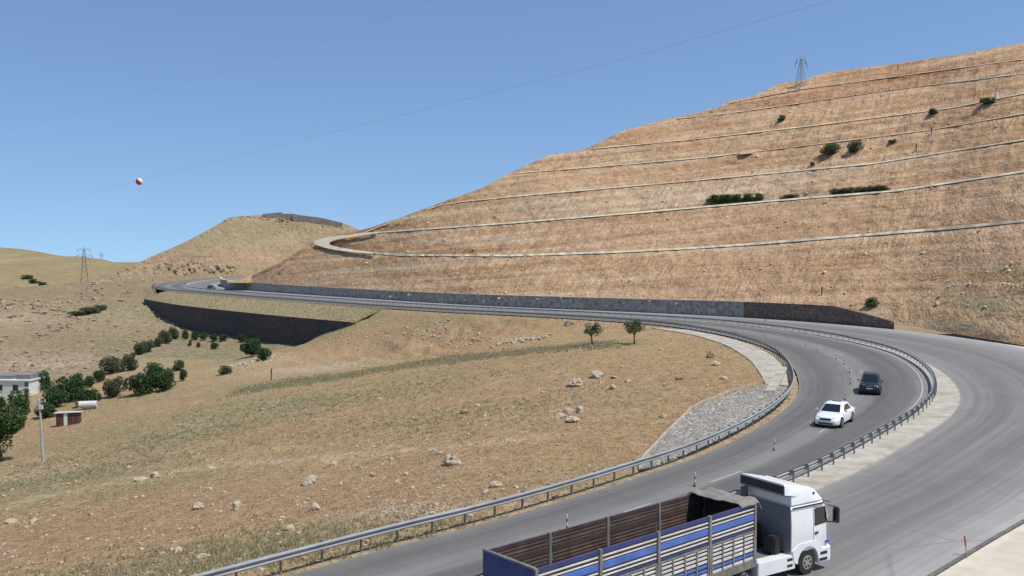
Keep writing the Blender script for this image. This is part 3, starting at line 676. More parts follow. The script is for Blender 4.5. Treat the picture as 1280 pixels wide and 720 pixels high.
# ------------------------------------------------------------------ guardrails
def offs_line(off): return S5[:, :2] + NR * np.broadcast_to(off, (NS,))[:, None]
PROF = [(0.0, 0.43), (0.11, 0.495), (0.11, 0.515), (0.0, 0.565), (0.0, 0.595), (0.11, 0.675), (0.11, 0.695), (0.0, 0.745)]
def guardrail(off, side, s0, s1, label, sp_=2.0, hk=1.12):
    P2 = offs_line(off); dl = np.r_[0, np.cumsum(np.hypot(*np.diff(P2, axis=0).T))]
    a, b = np.interp([s0, s1], SL, dl); n = int((b - a) / 1.0)
    q = np.linspace(a, b, n); X = np.interp(q, dl, P2[:, 0]); Y = np.interp(q, dl, P2[:, 1])
    nx = np.interp(q, dl, NR[:, 0]) * side; ny = np.interp(q, dl, NR[:, 1]) * side
    e = empty('guardrail', (X[0], Y[0], 0), label=label, cat='guardrail')
    wob = 0.03 * vnoise(q * 0.12, q * 0, 5)
    VV = []
    for (d, z) in PROF: VV.append(np.c_[X + nx * d - X[0], Y + ny * d - Y[0], np.full(n, z * hk) + wob])
    for (d, z) in PROF[::-1]: VV.append(np.c_[X + nx * (d - .012) - X[0], Y + ny * (d - .012) - Y[0], np.full(n, z * hk) + wob])
    VV.append(VV[0]); m = len(VV); VV = np.stack(VV, 1).reshape(-1, 3)
    o = obj('rail', VV, grid_faces(n, m), M_galv, e)
    pm = MB().box(-.035, .035, -.05, .05, -.25, .80).me('post', M_post)
    sm = MB().box(-.05, .05, -.09, .09, .46 * hk, .76 * hk).me('spacer', M_post)
    k = 0
    for p in np.arange(a + 0.7, b, sp_):
        x = np.interp(p, dl, P2[:, 0]); y = np.interp(p, dl, P2[:, 1]); ax = np.interp(p, dl, NR[:, 0]) * side; ay = np.interp(p, dl, NR[:, 1]) * side
        rz = math.atan2(ay, ax) - math.pi / 2 + random.uniform(-.05, .05)
        po = link('post', pm, e); po.location = (x - ax * .20 - X[0], y - ay * .20 - Y[0], random.uniform(-.03, .03)); po.rotation_euler = (random.uniform(-.02, .02), random.uniform(-.02, .02), rz)
        if math.hypot(x, y) < 130:
            so_ = link('spacer', sm, e); so_.location = (x - ax * .095 - X[0], y - ay * .095 - Y[0], 0); so_.rotation_euler = (0, 0, rz)
        k += 1
    return e
sY = lambda Y: SL[iY(Y)]
guardrail(-0.55, 1, sY(28), sY(420), 'galvanized guardrail along the inner edge of the curve beside the brown field')
guardrail(OM + 0.35, -1, sY(20), sY(420), 'galvanized guardrail on the median between the two carriageways')

# ------------------------------------------------------------------ drainage apron, riprap and chute inside the curve
def drape(name, A, B, mat, n=14, m=40, lift=0.06, parent=None, skirt=0.3, xz=0.0):
    A = catmull(np.array(A, float), 10); B = catmull(np.array(B, float), 10)
    ta = np.linspace(0, 1, m); fa = lambda P: np.stack([np.interp(ta, np.linspace(0, 1, len(P)), P[:, k]) for k in (0, 1)], 1)
    A = fa(A); B = fa(B); t = np.linspace(0, 1, n)[None, :, None]
    G = A[:, None] + (B - A)[:, None] * t
    Z = H(G[..., 0], G[..., 1], True)
    for _ in range(4):
        Zp = np.pad(Z, 1, 'edge'); Z = np.maximum(Z, (Zp[2:, 1:-1] + Zp[:-2, 1:-1] + Zp[1:-1, 2:] + Zp[1:-1, :-2]) / 4)
    Z = Z + lift + xz * fbm(G[..., 0] * 1.7, G[..., 1] * 1.7, 77)
    V = np.concatenate([G, Z[..., None]], -1)
    e = V.copy()
    V = np.concatenate([np.concatenate([V[:, :1] - [0, 0, skirt], V, V[:, -1:] - [0, 0, skirt]], 1)], 0)
    V = np.concatenate([V[:1] - [0, 0, skirt], V, V[-1:] - [0, 0, skirt]], 0)
    o = obj(name, V.reshape(-1, 3), grid_faces(*V.shape[:2]), mat, parent, smooth=False)
    bm = bmesh.new(); bm.from_mesh(o.data); bmesh.ops.recalc_face_normals(bm, faces=bm.faces)
    if sum(f.normal.z for f in bm.faces) < 0: bmesh.ops.reverse_faces(bm, faces=bm.faces)
    bm.to_mesh(o.data); bm.free()
    return o
def rl(Y, off):
    i = iY(Y); return S5[i, :2] + NR[i] * off
inner = [hit(*p)[:2] for p in [(815,411),(866,419),(903,431),(930,446),(946,462),(957,481)]]
outer = [rl(Y, -1.0) for Y in (163, 150, 136, 120, 106, 92)]
tag(drape('concrete_apron', inner, outer, M_concrete, lift=0.10), kind='structure')
rin = [hit(*p)[:2] for p in [(958,481),(925,490),(890,503),(866,513),(850,528),(822,556),(798,581)]]
rou = [rl(Y, -1.0) for Y in (91, 86, 80, 74, 68, 61, 55)]
tag(drape('riprap_slope', rin, rou, M_riprap, 16, 60, lift=0.12, xz=0.12), kind='structure')
for (pts, nm) in (([(960,476),(925,487),(890,500),(866,511),(848,528),(820,557),(796,583)], 'k'),):
    C = [hit(*p)[:2] for p in pts]; C2 = [p + np.array([0.28, 0.32]) for p in C]
    tag(drape('riprap_kerb', C, C2, M_concrete, 3, 60, lift=0.26), kind='structure')
ch0 = [hit(*p)[:2] for p in [(956,494),(966,478),(974,464)]]; ch1 = [p + np.array([1.0, 0.1]) for p in ch0]
tag(drape('drain_chute', ch0, ch1, M_concrete, 4, 14, lift=0.42), kind='structure')

# ------------------------------------------------------------------ delineator posts
def delin(P, label, lean=(0, 0), white_low=False, h=0.78):
    e = empty('delineator_post', tuple(P), label=label, cat='delineator', group='red and white delineator posts on the lane line')
    e.rotation_euler = (lean[0], lean[1], random.uniform(0, 3))
    MB().tube((0, 0, 0), (0, 0, .05), .11, .09, 10).build('base', M_black_rub, e)
    for k in range(4):
        MB().tube((0, 0, .05 + k * (h - .05) / 4), (0, 0, .05 + (k + 1) * (h - .05) / 4), .045 - .002 * k, .043 - .002 * k, 8).build('band', M_delin_red if k % 2 == 0 else M_delin_white, e)
DL = [(709,663,'nearest red and white delineator post, beside the truck trailer'),(868,608,'second nearest delineator post, behind the truck cab'),(967,563,'third nearest delineator post, left of the white sedan'),
      (1056,500,'delineator post between the white sedan and the dark SUV'),(1063,480,'delineator post just left of the dark SUV roof'),(1062,466,'delineator post up the road from the dark SUV'),
      (1055,456,'second delineator post up the road from the dark SUV'),(1045,449,'third delineator post up the road from the dark SUV'),(1022,438,'fourth delineator post up the road from the dark SUV'),
      (1007,432,'fifth delineator post up the road from the dark SUV'),(986,427,'sixth delineator post up the road from the dark SUV'),(956,421,'seventh delineator post up the road from the dark SUV'),(920,416,'farthest delineator post on the inner carriageway')]
for (u, v, lb) in DL: delin(onz(u, v, 0.0), lb, (random.uniform(-.06, .06), -random.uniform(.02, .12)))
# lone marker post on the sandy verge, marker by the far wall, old post in the field
def marker(P, label, h, mt, mb, lean=0.0, r=.03, cat='marker post', nm='marker_post'):
    e = empty(nm, tuple(P), label=label, cat=cat); e.rotation_euler = (0, lean, 0)
    MB().tube((0, 0, -.1), (0, 0, h * .55), r, r, 8).build('shaft', mb, e)
    MB().tube((0, 0, h * .55), (0, 0, h), r * 1.25, r * 1.25, 8).build('tip', mt, e)
M_post_beige = simple('post_beige', (0.42, 0.37, 0.30), .7, var=.2, scale=6)
marker(onz(1209, 697, -0.09), 'thin leaning marker post with red tip on the sandy verge', 0.95, M_delin_red, M_post_beige, -0.14)
marker(onz(957, 401, 0), 'dark leaning marker post at the foot of the brown wall', 2.0, M_black_rub, M_black_rub, 0.2, .07)
M_wood = simple('old_wood', (0.16, 0.11, 0.07), .9, var=.3, scale=5)
p = hit(339, 476); marker(p, 'short brown wooden post in the field below the dark wall', 2.3, M_wood, M_wood, 0.03, .12, 'post', 'wooden_post')

# ------------------------------------------------------------------ vehicles
M_white_paint = simple('white_paint', (0.78, 0.79, 0.79), 0.28, var=0.06, scale=1.5, spec=.5, dirt=((0.55, 0.51, 0.45), .25))
M_dark_paint = simple('dark_blue_grey_paint', (0.02, 0.026, 0.032), 0.25, 0.0, var=0.2, scale=1.5)
M_glass = simple('dark_glass', (0.012, 0.016, 0.017), 0.06, var=0.1, scale=1, spec=.7)
M_chrome = simple('chrome_trim', (0.62, 0.63, 0.64), 0.2, 0.9, var=.1, scale=3)
M_lamp = simple('lamp_lens', (0.42, 0.45, 0.48), 0.12, var=.1, scale=8, spec=.8)
M_redlamp = simple('tail_lens', (0.35, 0.02, 0.02), 0.15, var=.1, scale=8)
M_plastic = simple('black_plastic', (0.02, 0.02, 0.021), 0.55, var=.2, scale=5)
M_rim = simple('alloy_rim', (0.48, 0.48, 0.48), 0.35, .7, var=.15, scale=5)
M_tyre = simple('tyre', (0.022, 0.021, 0.02), 0.85, var=.3, scale=6)
M_plate = simple('number_plate', (0.72, 0.72, 0.70), .5, var=.05, scale=5)
def loft(name, secs, mat, parent, smooth=True, bevel=0.0):
    n = len(secs[0]); V = [p for s_ in secs for p in s_]; Fc = []
    for k in range(len(secs) - 1):
        for j in range(n): Fc.append((k * n + j, k * n + (j + 1) % n, (k + 1) * n + (j + 1) % n, (k + 1) * n + j))
    Fc += [tuple(range(n)), tuple(range(len(V) - 1, len(V) - n - 1, -1))]
    b = MB().add(V, Fc); o = b.build(name, mat, parent, bevel)
    if smooth:
        for p_ in o.data.polygons: p_.use_smooth = True
        try:
            o.data.set_sharp_from_angle(angle=R(40))
        except Exception: pass
    return o
def wheel(parent, x, y, r, wd, s, rimk=.66, spokes=5):
    e = MB().cyl_y(x, r, r, y, y - s * wd, 24).build('wheel', M_tyre, parent, .02)
    MB().cyl_y(x, r, r * rimk, y + s * .012, y - s * .05, 20).build('rim', M_rim, e, .008)
    hb = MB()
    for k in range(spokes):
        a = 2 * math.pi * k / spokes; hb.cyl_y(x + r * rimk * .62 * math.cos(a), r + r * rimk * .62 * math.sin(a), r * rimk * .2, y + s * .018, y, 8)
    hb.build('spoke_gaps', M_plastic, e)
    return e
def quadpanel(name, pts, mat, parent, th=.012, out=(0, 0, 1)):
    o = Vector(out).normalized() * th; V = [Vector(p) for p in pts]; n = len(V)
    return MB().add([tuple(p) for p in V] + [tuple(p + o) for p in V], [tuple(range(n)), tuple(range(2 * n - 1, n - 1, -1))] + [(k, (k + 1) % n, n + (k + 1) % n, n + k) for k in range(n)]).build(name, mat, parent)
def car(P, heading, label, paint, suv=False, group=None):
    e = empty('sedan_car' if not suv else 'suv_car', tuple(P), math.atan2(heading[1], heading[0]), label, 'car', group); e.scale = ((1.06,) * 3) if suv else (1.13,) * 3
    if suv: Lh, hw, H_, belt, hood, wr, clr = 2.22, .90, 1.66, 1.08, 1.02, .345, .24
    else:   Lh, hw, H_, belt, hood, wr, clr = 2.27, .88, 1.46, .95, .86, .32, .18
    # lower body sections: x, width factor, bottom z, top z
    if suv: S = [(-2.22,.80,.42,.86),(-2.16,.93,.30,1.02),(-1.95,.99,.27,1.09),(-1.0,1,.25,1.09),(.3,1,.24,1.07),(.85,1,.24,1.04),(1.5,.985,.25,.99),(1.95,.94,.26,.92),(2.14,.86,.30,.80),(2.22,.74,.38,.66)]
    else:   S = [(-2.27,.78,.38,.80),(-2.2,.92,.26,.93),(-1.9,.98,.21,.97),(-1.0,1,.19,.96),(.2,1,.18,.94),(.85,1,.18,.92),(1.3,.99,.18,.87),(1.75,.95,.19,.78),(2.05,.88,.20,.69),(2.2,.79,.22,.60),(2.27,.66,.30,.50)]
    secs = []
    for x, k, z0, z1 in S:
        w_ = hw * k; h_ = z1 - z0
        half = [(w_ * .80, z0), (w_ * .96, z0 + .10 * h_), (w_, z0 + .40 * h_), (w_ * .985, z0 + .70 * h_), (w_ * .93, z0 + .90 * h_), (w_ * .80, z1), (w_ * .4, z1 + .015)]
        secs.append([(x, y, z) for y, z in half] + [(x, -y, z) for y, z in half[::-1]])
    loft('body', secs, paint, e)
    # cabin
    if suv: xb0, xb1, xt0, xt1 = -2.05, .92, -1.85, .05
    else:   xb0, xb1, xt0, xt1 = -1.80, 1.22, -.98, .20
    wb, wt_ = hw * .93, hw * .70
    zb_ = belt - .05
    ring = lambda x0, x1, w_, z: [(x0, w_ * .9, z), (x0 + .25, w_, z), (x1 - .35, w_, z), (x1, w_ * .82, z), (x1, -w_ * .82, z), (x1 - .35, -w_, z), (x0 + .25, -w_, z), (x0, -w_ * .9, z)]
    zm = belt + (H_ - belt) * .86
    f_ = .86
    loft('cabin', [ring(xb0, xb1, wb, zb_), ring(xb0 + (xt0 - xb0) * f_, xb1 + (xt1 - xb1) * f_, wb + (wt_ - wb) * f_, zm), ring(xt0 + .06, xt1 - .08, wt_ * .95, H_ - .035), ring(xt0 + .22, xt1 - .28, wt_ * .80, H_ - .005), ring(xt0 + .4, xt1 - .5, wt_ * .5, H_ + .01)], paint, e)
    L = lambda a, b, t: a + (b - a) * t
    def pt(s, xk, zk, o=.012):   # xk 0..1 along cabin at that height
        zz = L(zb_, zm, zk); x0 = L(xb0, xb0 + (xt0 - xb0) * f_, zk); x1 = L(xb1, xb1 + (xt1 - xb1) * f_, zk); w_ = L(wb, wb + (wt_ - wb) * f_, zk)
        return (L(x0, x1, xk), s * (w_ + o), zz)
    xw = lambda zk: L(xb1, xb1 + (xt1 - xb1) * f_, zk); xr = lambda zk: L(xb0, xb0 + (xt0 - xb0) * f_, zk); ww = lambda zk: L(wb, wb + (wt_ - wb) * f_, zk); zz = lambda zk: L(zb_, zm, zk)
    quadpanel('windshield', [(xw(.14) + .01, -ww(.14) * .80, zz(.14)), (xw(.14) + .01, ww(.14) * .80, zz(.14)), (xw(.97) + .01, ww(.97) * .78, zz(.97)), (xw(.97) + .01, -ww(.97) * .78, zz(.97))], M_glass, e, .012, (1, 0, .8))
    quadpanel('rear_window', [(xr(.22) - .01, -ww(.22) * .80, zz(.22)), (xr(.22) - .01, ww(.22) * .80, zz(.22)), (xr(.95) - .01, ww(.95) * .78, zz(.95)), (xr(.95) - .01, -ww(.95) * .78, zz(.95))], M_glass, e, .012, (-1, 0, .5))
    for s in (1, -1):
        quadpanel('side_window', [pt(s, .53, .2), pt(s, .84, .2), pt(s, .80, .93), pt(s, .55, .93)], M_glass, e, .006, (0, s, .3))
        quadpanel('side_window', [pt(s, .20 if not suv else .12, .2), pt(s, .50, .2), pt(s, .52, .93), pt(s, .26 if not suv else .15, .93)], M_glass, e, .006, (0, s, .3))
        m_ = MB().box(.78, .92, s * (hw + .02), s * (hw + .19), belt + .02, belt + .14).build('mirror', paint, e, .03)
        MB().box(.30, .48, s * hw * .98, s * (hw * .98 + .03), belt - .17, belt - .14).build('door_handle', M_chrome if not suv else paint, e)
        MB().box(-.70, -.52, s * hw * .985, s * (hw * .985 + .03), belt - .16, belt - .13).build('door_handle', M_chrome if not suv else paint, e)
        xf = Lh - .17
        hz = .66 if not suv else .84
        MB().add([(xf - .30, s * hw * .88, hz - .06), (xf - .02, s * hw * .70, hz - .10), (xf + .06, s * hw * .45, hz - .10), (xf + .02, s * hw * .45, hz + .04), (xf - .10, s * hw * .70, hz + .08), (xf - .40, s * hw * .90, hz + .07),
                  (xf - .5, s * hw * .5, hz)], [(0, 1, 4, 5), (1, 2, 3, 4), (5, 4, 3, 6), (0, 6, 2, 1), (0, 5, 6), (2, 6, 3)]).build('headlight', M_plate if suv else M_lamp, e)
        MB().box(-Lh - .005, -Lh + .2, s * hw * .5, s * hw * .86, hz + .02, hz + .18).build('tail_light', M_redlamp, e, .02)
        MB().cyl_y(xf - .06, .36 + (.12 if suv else 0), .06, s * hw * .66, s * hw * .80, 10).build('fog_lamp', M_lamp if suv else M_plastic, e)
        for wx in (1.38, -1.33):
            MB().cyl_y(wx, wr + .02, wr + .055, s * (hw * .7), s * (hw + .006), 24).build('wheel_well_shade', M_plastic, e)  # black disc on the body stands for the shaded wheel well
            wheel(e, wx, s * (hw + .012), wr, .2, s)
    g0 = .46 if not suv else .58
    MB().box(Lh - .09, Lh + .015, -hw * .42, hw * .42, g0 + .10, g0 + .20).build('grille', M_plastic, e, .015)
    MB().box(Lh - .09, Lh + .022, -hw * .42, hw * .42, g0 + .205, g0 + .23).build('grille_trim', M_chrome, e)
    MB().box(Lh - .14, Lh + .012, -hw * .58, hw * .58, g0 - .19, g0 - .06).build('lower_intake', M_plastic, e, .02)
    MB().box(Lh + .0, Lh + .03, -.26, .26, g0 - .03, g0 + .08).build('number_plate', M_plate, e)
    if suv:
        for s in (1, -1): MB().tube((-1.5, s * .58, H_ + .045), (-.2, s * .58, H_ + .045), .022, .022, 8).build('roof_rail', M_chrome, e)
        MB().box(-2.2, 2.1, -hw * 1.004, hw * 1.004, .26, .40).build('sill_cladding', M_plastic, e, .03)
    MB().cyl_y(Lh - .02 if suv else Lh - .03, g0 + .2, .05, -.03, .03, 12).build('badge', M_chrome, e)
    return e
car(onz(1043, 529, 0.0), (-.56, -.83), 'white sedan driving towards the camera on the inner carriageway', M_white_paint)
car(onz(1088, 490, 0.0), (-.40, -.92), 'dark SUV following the white sedan on the inner carriageway', M_dark_paint, True)
q = onz(264, 362.3, 0); car(q, (.62, -.78), 'tiny dark car on the far bend near the end of the grey wall', M_dark_paint, True)

# ------------------------------------------------------------------ truck: tractor and slatted trailer
M_slat_white = simple('slat_white', (0.62, 0.60, 0.56), .6, var=.2, scale=1.5, dirt=((0.40, 0.35, 0.29), .5))
M_slat_blue = simple('slat_blue', (0.07, 0.15, 0.46), .55, var=.25, scale=1.5, dirt=((0.10, 0.14, 0.30), .5))
M_slat_navy = simple('slat_navy', (0.03, 0.045, 0.16), .55, var=.25, scale=1.5)
M_slat_brown = simple('slat_inner_brown', (0.075, 0.04, 0.03), .8, var=.35, scale=2)
M_gap_backing = simple('gap_backing_brown_grey', (0.13, 0.10, 0.08), .85, var=.4, scale=2)
M_frame_grey = simple('trailer_frame', (0.25, 0.235, 0.205), .6, .2, var=.35, scale=2.5, dirt=((0.13, 0.09, 0.06), .5))
M_tarp = simple('grey_tarpaulin', (0.24, 0.215, 0.185), .85, var=.3, scale=2.2, bmp=.5)
M_dark_metal = simple('dark_chassis', (0.03, 0.03, 0.032), .6, .3, var=.3, scale=3)
M_cab_shade = simple('cab_rear_shade', (0.16, 0.165, 0.185), .5, var=.15, scale=2)  # shade on the back of the white cab, put into the colour
M_blue_badge = simple('blue_badge', (0.03, 0.07, 0.5), .4, var=.1, scale=4)
dT = Vector((.752, .658, 0)).normalized(); rT = Vector((dT.y, -dT.x, 0))
FR = Vector((9.5, 35.5, 0))        # trailer front right corner
W2 = 1.225; TL = 11.7
orig = FR - rT * W2
tr = empty('semi_trailer', tuple(orig), math.atan2(dT.y, dT.x), 'long slatted cargo trailer with blue and white side boards and open top', 'trailer')
ZF, ZT = 1.12, 3.42
NP = 4; PW = TL / NP
MB().box(-TL, 0, -W2, W2, ZF - .14, ZF).build('floor', M_slat_brown, tr)
MB().box(-TL, .0, -W2 - .02, -W2 + .05, ZF - .22, ZF + .03).build('side_rave', M_frame_grey, tr)
MB().box(-TL, .0, W2 - .05, W2 + .02, ZF - .22, ZF + .03).build('side_rave', M_frame_grey, tr)
for s in (1, -1): MB().box(-TL, -.3, s * .45 - .07, s * .45 + .07, .72, ZF - .14).build('chassis_beam', M_dark_metal, tr)
ups = [(.00, .15, M_slat_navy), (.21, .265, M_slat_white), (.36, .405, M_slat_white), (.45, .67, M_slat_blue), (.74, .795, M_slat_white), (.88, .93, M_slat_white), (.985, 1.05, M_slat_navy)]
lows = [(1.16, 1.24, 0), (1.31, 1.39, 0), (1.46, 1.54, 0), (1.61, 1.70, 1), (1.77, 1.87, 1), (1.94, 2.04, 1), (2.10, 2.2, 0)]
def slat(x0, x1, y0, y1, z0, z1, mat): MB().box(x0, x1, y0, y1, z0, z1).build('slat', mat, tr, .008, 1)
for s in (-1, 1):
    for k in range(NP):
        x1 = -k * PW - (.10 if k else .12); x0 = -(k + 1) * PW + .10
        for (a, b, mt) in ups:
            # painted boards outside, bare brown boards inside
            slat(x0, x1, s * (W2 - .035), s * W2, ZT - b, ZT - a, mt)
            slat(x0 + .01, x1 - .01, s * (W2 - .068), s * (W2 - .0355), ZT - b + .002, ZT - a - .003, M_slat_brown)
        for j, (a, b, bl_) in enumerate(lows):
            mt = M_slat_blue if (bl_ and (k + j) % 5 < 3) else M_slat_white
            slat(x0, x1, s * (W2 - .035), s * W2, ZT - b, ZT - a, mt)
            slat(x0 + .01, x1 - .01, s * (W2 - .068), s * (W2 - .0355), ZT - b + .002, ZT - a - .003, M_slat_brown)
        MB().box(x0 + .02, x1 - .02, s * (W2 - .050), s * (W2 - .046), ZF + .03, ZT - .03).build('gap_backing', M_gap_backing, tr)  # dark backing added so the slat gaps look recessed and dark
        MB().box(x0, x1, s * (W2 - .02), s * (W2 + .022), ZT - 1.13, ZT - 1.075).build('gate_rail', M_frame_grey, tr)
        MB().box(x0, x1, s * (W2 - .02), s * (W2 + .022), ZF + .04, ZF + .09).build('gate_rail', M_frame_grey, tr)
        for j in range(1, 4):
            xx = x0 + (x1 - x0) * j / 4
            MB().box(xx - .035, xx + .035, s * (W2 - .01), s * (W2 + .028), ZF + .092, ZT - 1.132).build('gate_stile', M_frame_grey, tr)
        for xx in (x0 + .02, x1 - .02): MB().box(xx - .03, xx + .03, s * (W2 - .01), s * (W2 + .03), ZF + .092, ZT - 1.132).build('gate_stile', M_frame_grey, tr)
    for k in range(NP + 1):
        xx = -k * PW if 0 < k < NP else (-.06 if k == 0 else -TL + .06)
        MB().box(xx - .07, xx + .07, s * (W2 - .09), s * (W2 + .04), ZF - .05, ZT + .012).build('stake', M_frame_grey, tr, .012)
# headboard, tailgate
MB().box(-.05, .02, -W2, W2, ZF, ZT + .06).build('headboard', M_slat_brown, tr)
MB().box(.021, .06, -W2, W2, ZT - 1.1, ZT - 1.0).build('headboard_rail', M_frame_grey, tr)
MB().box(-TL - .04, -TL + .02, -W2, W2, ZF, ZT - .0).build('tailgate', M_slat_navy, tr)
MB().box(-TL - .05, -TL + .05, -W2 - .02, W2 + .02, ZT + .002, ZT + .06).build('tailgate_rail', M_frame_grey, tr)
# crumpled tarpaulin rolled back over the front
nx_, ny_ = 18, 34; tv_ = []
for i in range(nx_):
    for j in range(ny_):
        a = i / (nx_ - 1); b = j / (ny_ - 1); y = (b - .5) * 2 * (W2 + .06)
        x = .32 - 1.35 * a + .22 * float(vnoise(b * 5, 1.5, 7)) * a
        sag = .17 * math.sin(math.pi * b) * (.6 + a)
        edge = .18 * max(0, abs(b - .5) * 2 - .86) / .14
        z = ZT + .14 - sag * .45 + .16 * float(fbm(np.array(a * 2.5), np.array(b * 3.5), 8)) - edge - (.35 * max(0, (.18 - a) / .18)) 
        tv_.append((x, y, z))
to = obj('tarpaulin', tv_, grid_faces(nx_, ny_), M_tarp, tr, True); mdt = to.modifiers.new('s', 'SOLIDIFY'); mdt.thickness = .03
for s in (1, -1):
    for xx in (-TL + 1.6, -TL + 2.95, -TL + 4.3):
        wheel(tr, xx, s * (W2 - .05), .5, .32, s, .58, 6)
    MB().box(-2.1, -1.95, s * .85 - .06, s * .85 + .06, .15, ZF - .14).build('landing_leg', M_dark_metal, tr)
# --- tractor
dC = Vector((.85, .53, 0)).normalized(); rC = Vector((dC.y, -dC.x, 0))
FC_ = Vector((13.25, 37.85, 0)); co_ = FC_ - rC * 1.24
tk = empty('truck_tractor', tuple(co_), math.atan2(dC.y, dC.x), 'white cab-over truck tractor with shade-darkened roof spoiler pulling the slatted trailer', 'truck')
# local: x=0 front plane, negative to the rear; right side is y<0
CW = 1.22; CL = 2.35
def cabsec(x, zlo, zhi, w_, ch=.10): 
    return [(x, w_ * .97, zlo), (x, w_, zlo + .2), (x, w_, zhi - .75), (x, w_ * .965, zhi - ch), (x, w_ * .88, zhi), (x, -w_ * .88, zhi), (x, -w_ * .965, zhi - ch), (x, -w_, zhi - .75), (x, -w_, zlo + .2), (x, -w_ * .97, zlo)]
loft('cab', [cabsec(-CL, 1.02, 2.92, CW), cabsec(-CL + .08, 1.0, 2.95, CW), cabsec(-1.25, 1.0, 2.95, CW), cabsec(-.42, 1.0, 2.93, CW), cabsec(-.16, 1.0, 2.60, CW * .985), cabsec(-.03, 1.02, 2.05, CW * .95)], M_white_paint, tk)
MB().add([(-CL - .02, -CW * .97, 1.05), (-CL - .02, CW * .97, 1.05), (-CL - .02, CW * .94, 2.9), (-CL - .02, -CW * .94, 2.9), (-CL + .01, -CW * .97, 1.05), (-CL + .01, CW * .97, 1.05), (-CL + .01, CW * .94, 2.9), (-CL + .01, -CW * .94, 2.9)],
    [(0, 1, 2, 3), (4, 7, 6, 5), (0, 3, 7, 4), (1, 5, 6, 2), (3, 2, 6, 7), (0, 4, 5, 1)]).build('cab_rear_wall', M_cab_shade, tk)
# high roof with raked front
def roofsec(x, zlo, zhi, w_): return [(x, w_, zlo), (x, w_ * .985, zlo + (zhi - zlo) * .55), (x, w_ * .90, zhi), (x, -w_ * .90, zhi), (x, -w_ * .985, zlo + (zhi - zlo) * .55), (x, -w_, zlo)]
loft('high_roof', [roofsec(-CL + .02, 2.96, 3.62, CW * .965), roofsec(-1.3, 2.96, 3.60, CW * .965), roofsec(-.85, 2.955, 3.42, CW * .96), roofsec(-.55, 2.95, 3.15, CW * .94), roofsec(-.40, 2.94, 2.99, CW * .9)], M_white_paint, tk)
# roof spoiler: side panel and angled deflector reaching back
loft('roof_spoiler', [[(x, w_, z0), (x, w_ * .99, z1 - .08), (x, w_ * .93, z1), (x, -w_ * .93, z1), (x, -w_ * .99, z1 - .08), (x, -w_, z0)] for (x, w_, z0, z1) in ((-CL + .75, 1.12, 3.30, 3.64), (-CL + .2, 1.19, 3.32, 3.76), (-CL - .30, 1.22, 3.42, 3.86), (-CL - .42, 1.22, 3.44, 3.87))], M_white_paint, tk)
MB().box(-CL - .435, -CL - .40, -1.17, 1.17, 3.46, 3.80).build('spoiler_rear_shade', M_plastic, tk)  # dark panel standing for the shade in the hollow spoiler rear
MB().add([(-CL + .1, -1.17, 3.315), (-CL + .1, 1.17, 3.315), (-CL - .425, 1.19, 3.425), (-CL - .425, -1.19, 3.425), (-CL + .1, -1.17, 3.30), (-CL + .1, 1.17, 3.30), (-CL - .425, 1.19, 3.41), (-CL - .425, -1.19, 3.41)],
    [(0, 3, 2, 1), (4, 5, 6, 7), (0, 1, 5, 4), (2, 3, 7, 6), (1, 2, 6, 5), (3, 0, 4, 7)]).build('spoiler_underside_shade', M_plastic, tk)  # black sheet paints the shade beneath the white spoiler
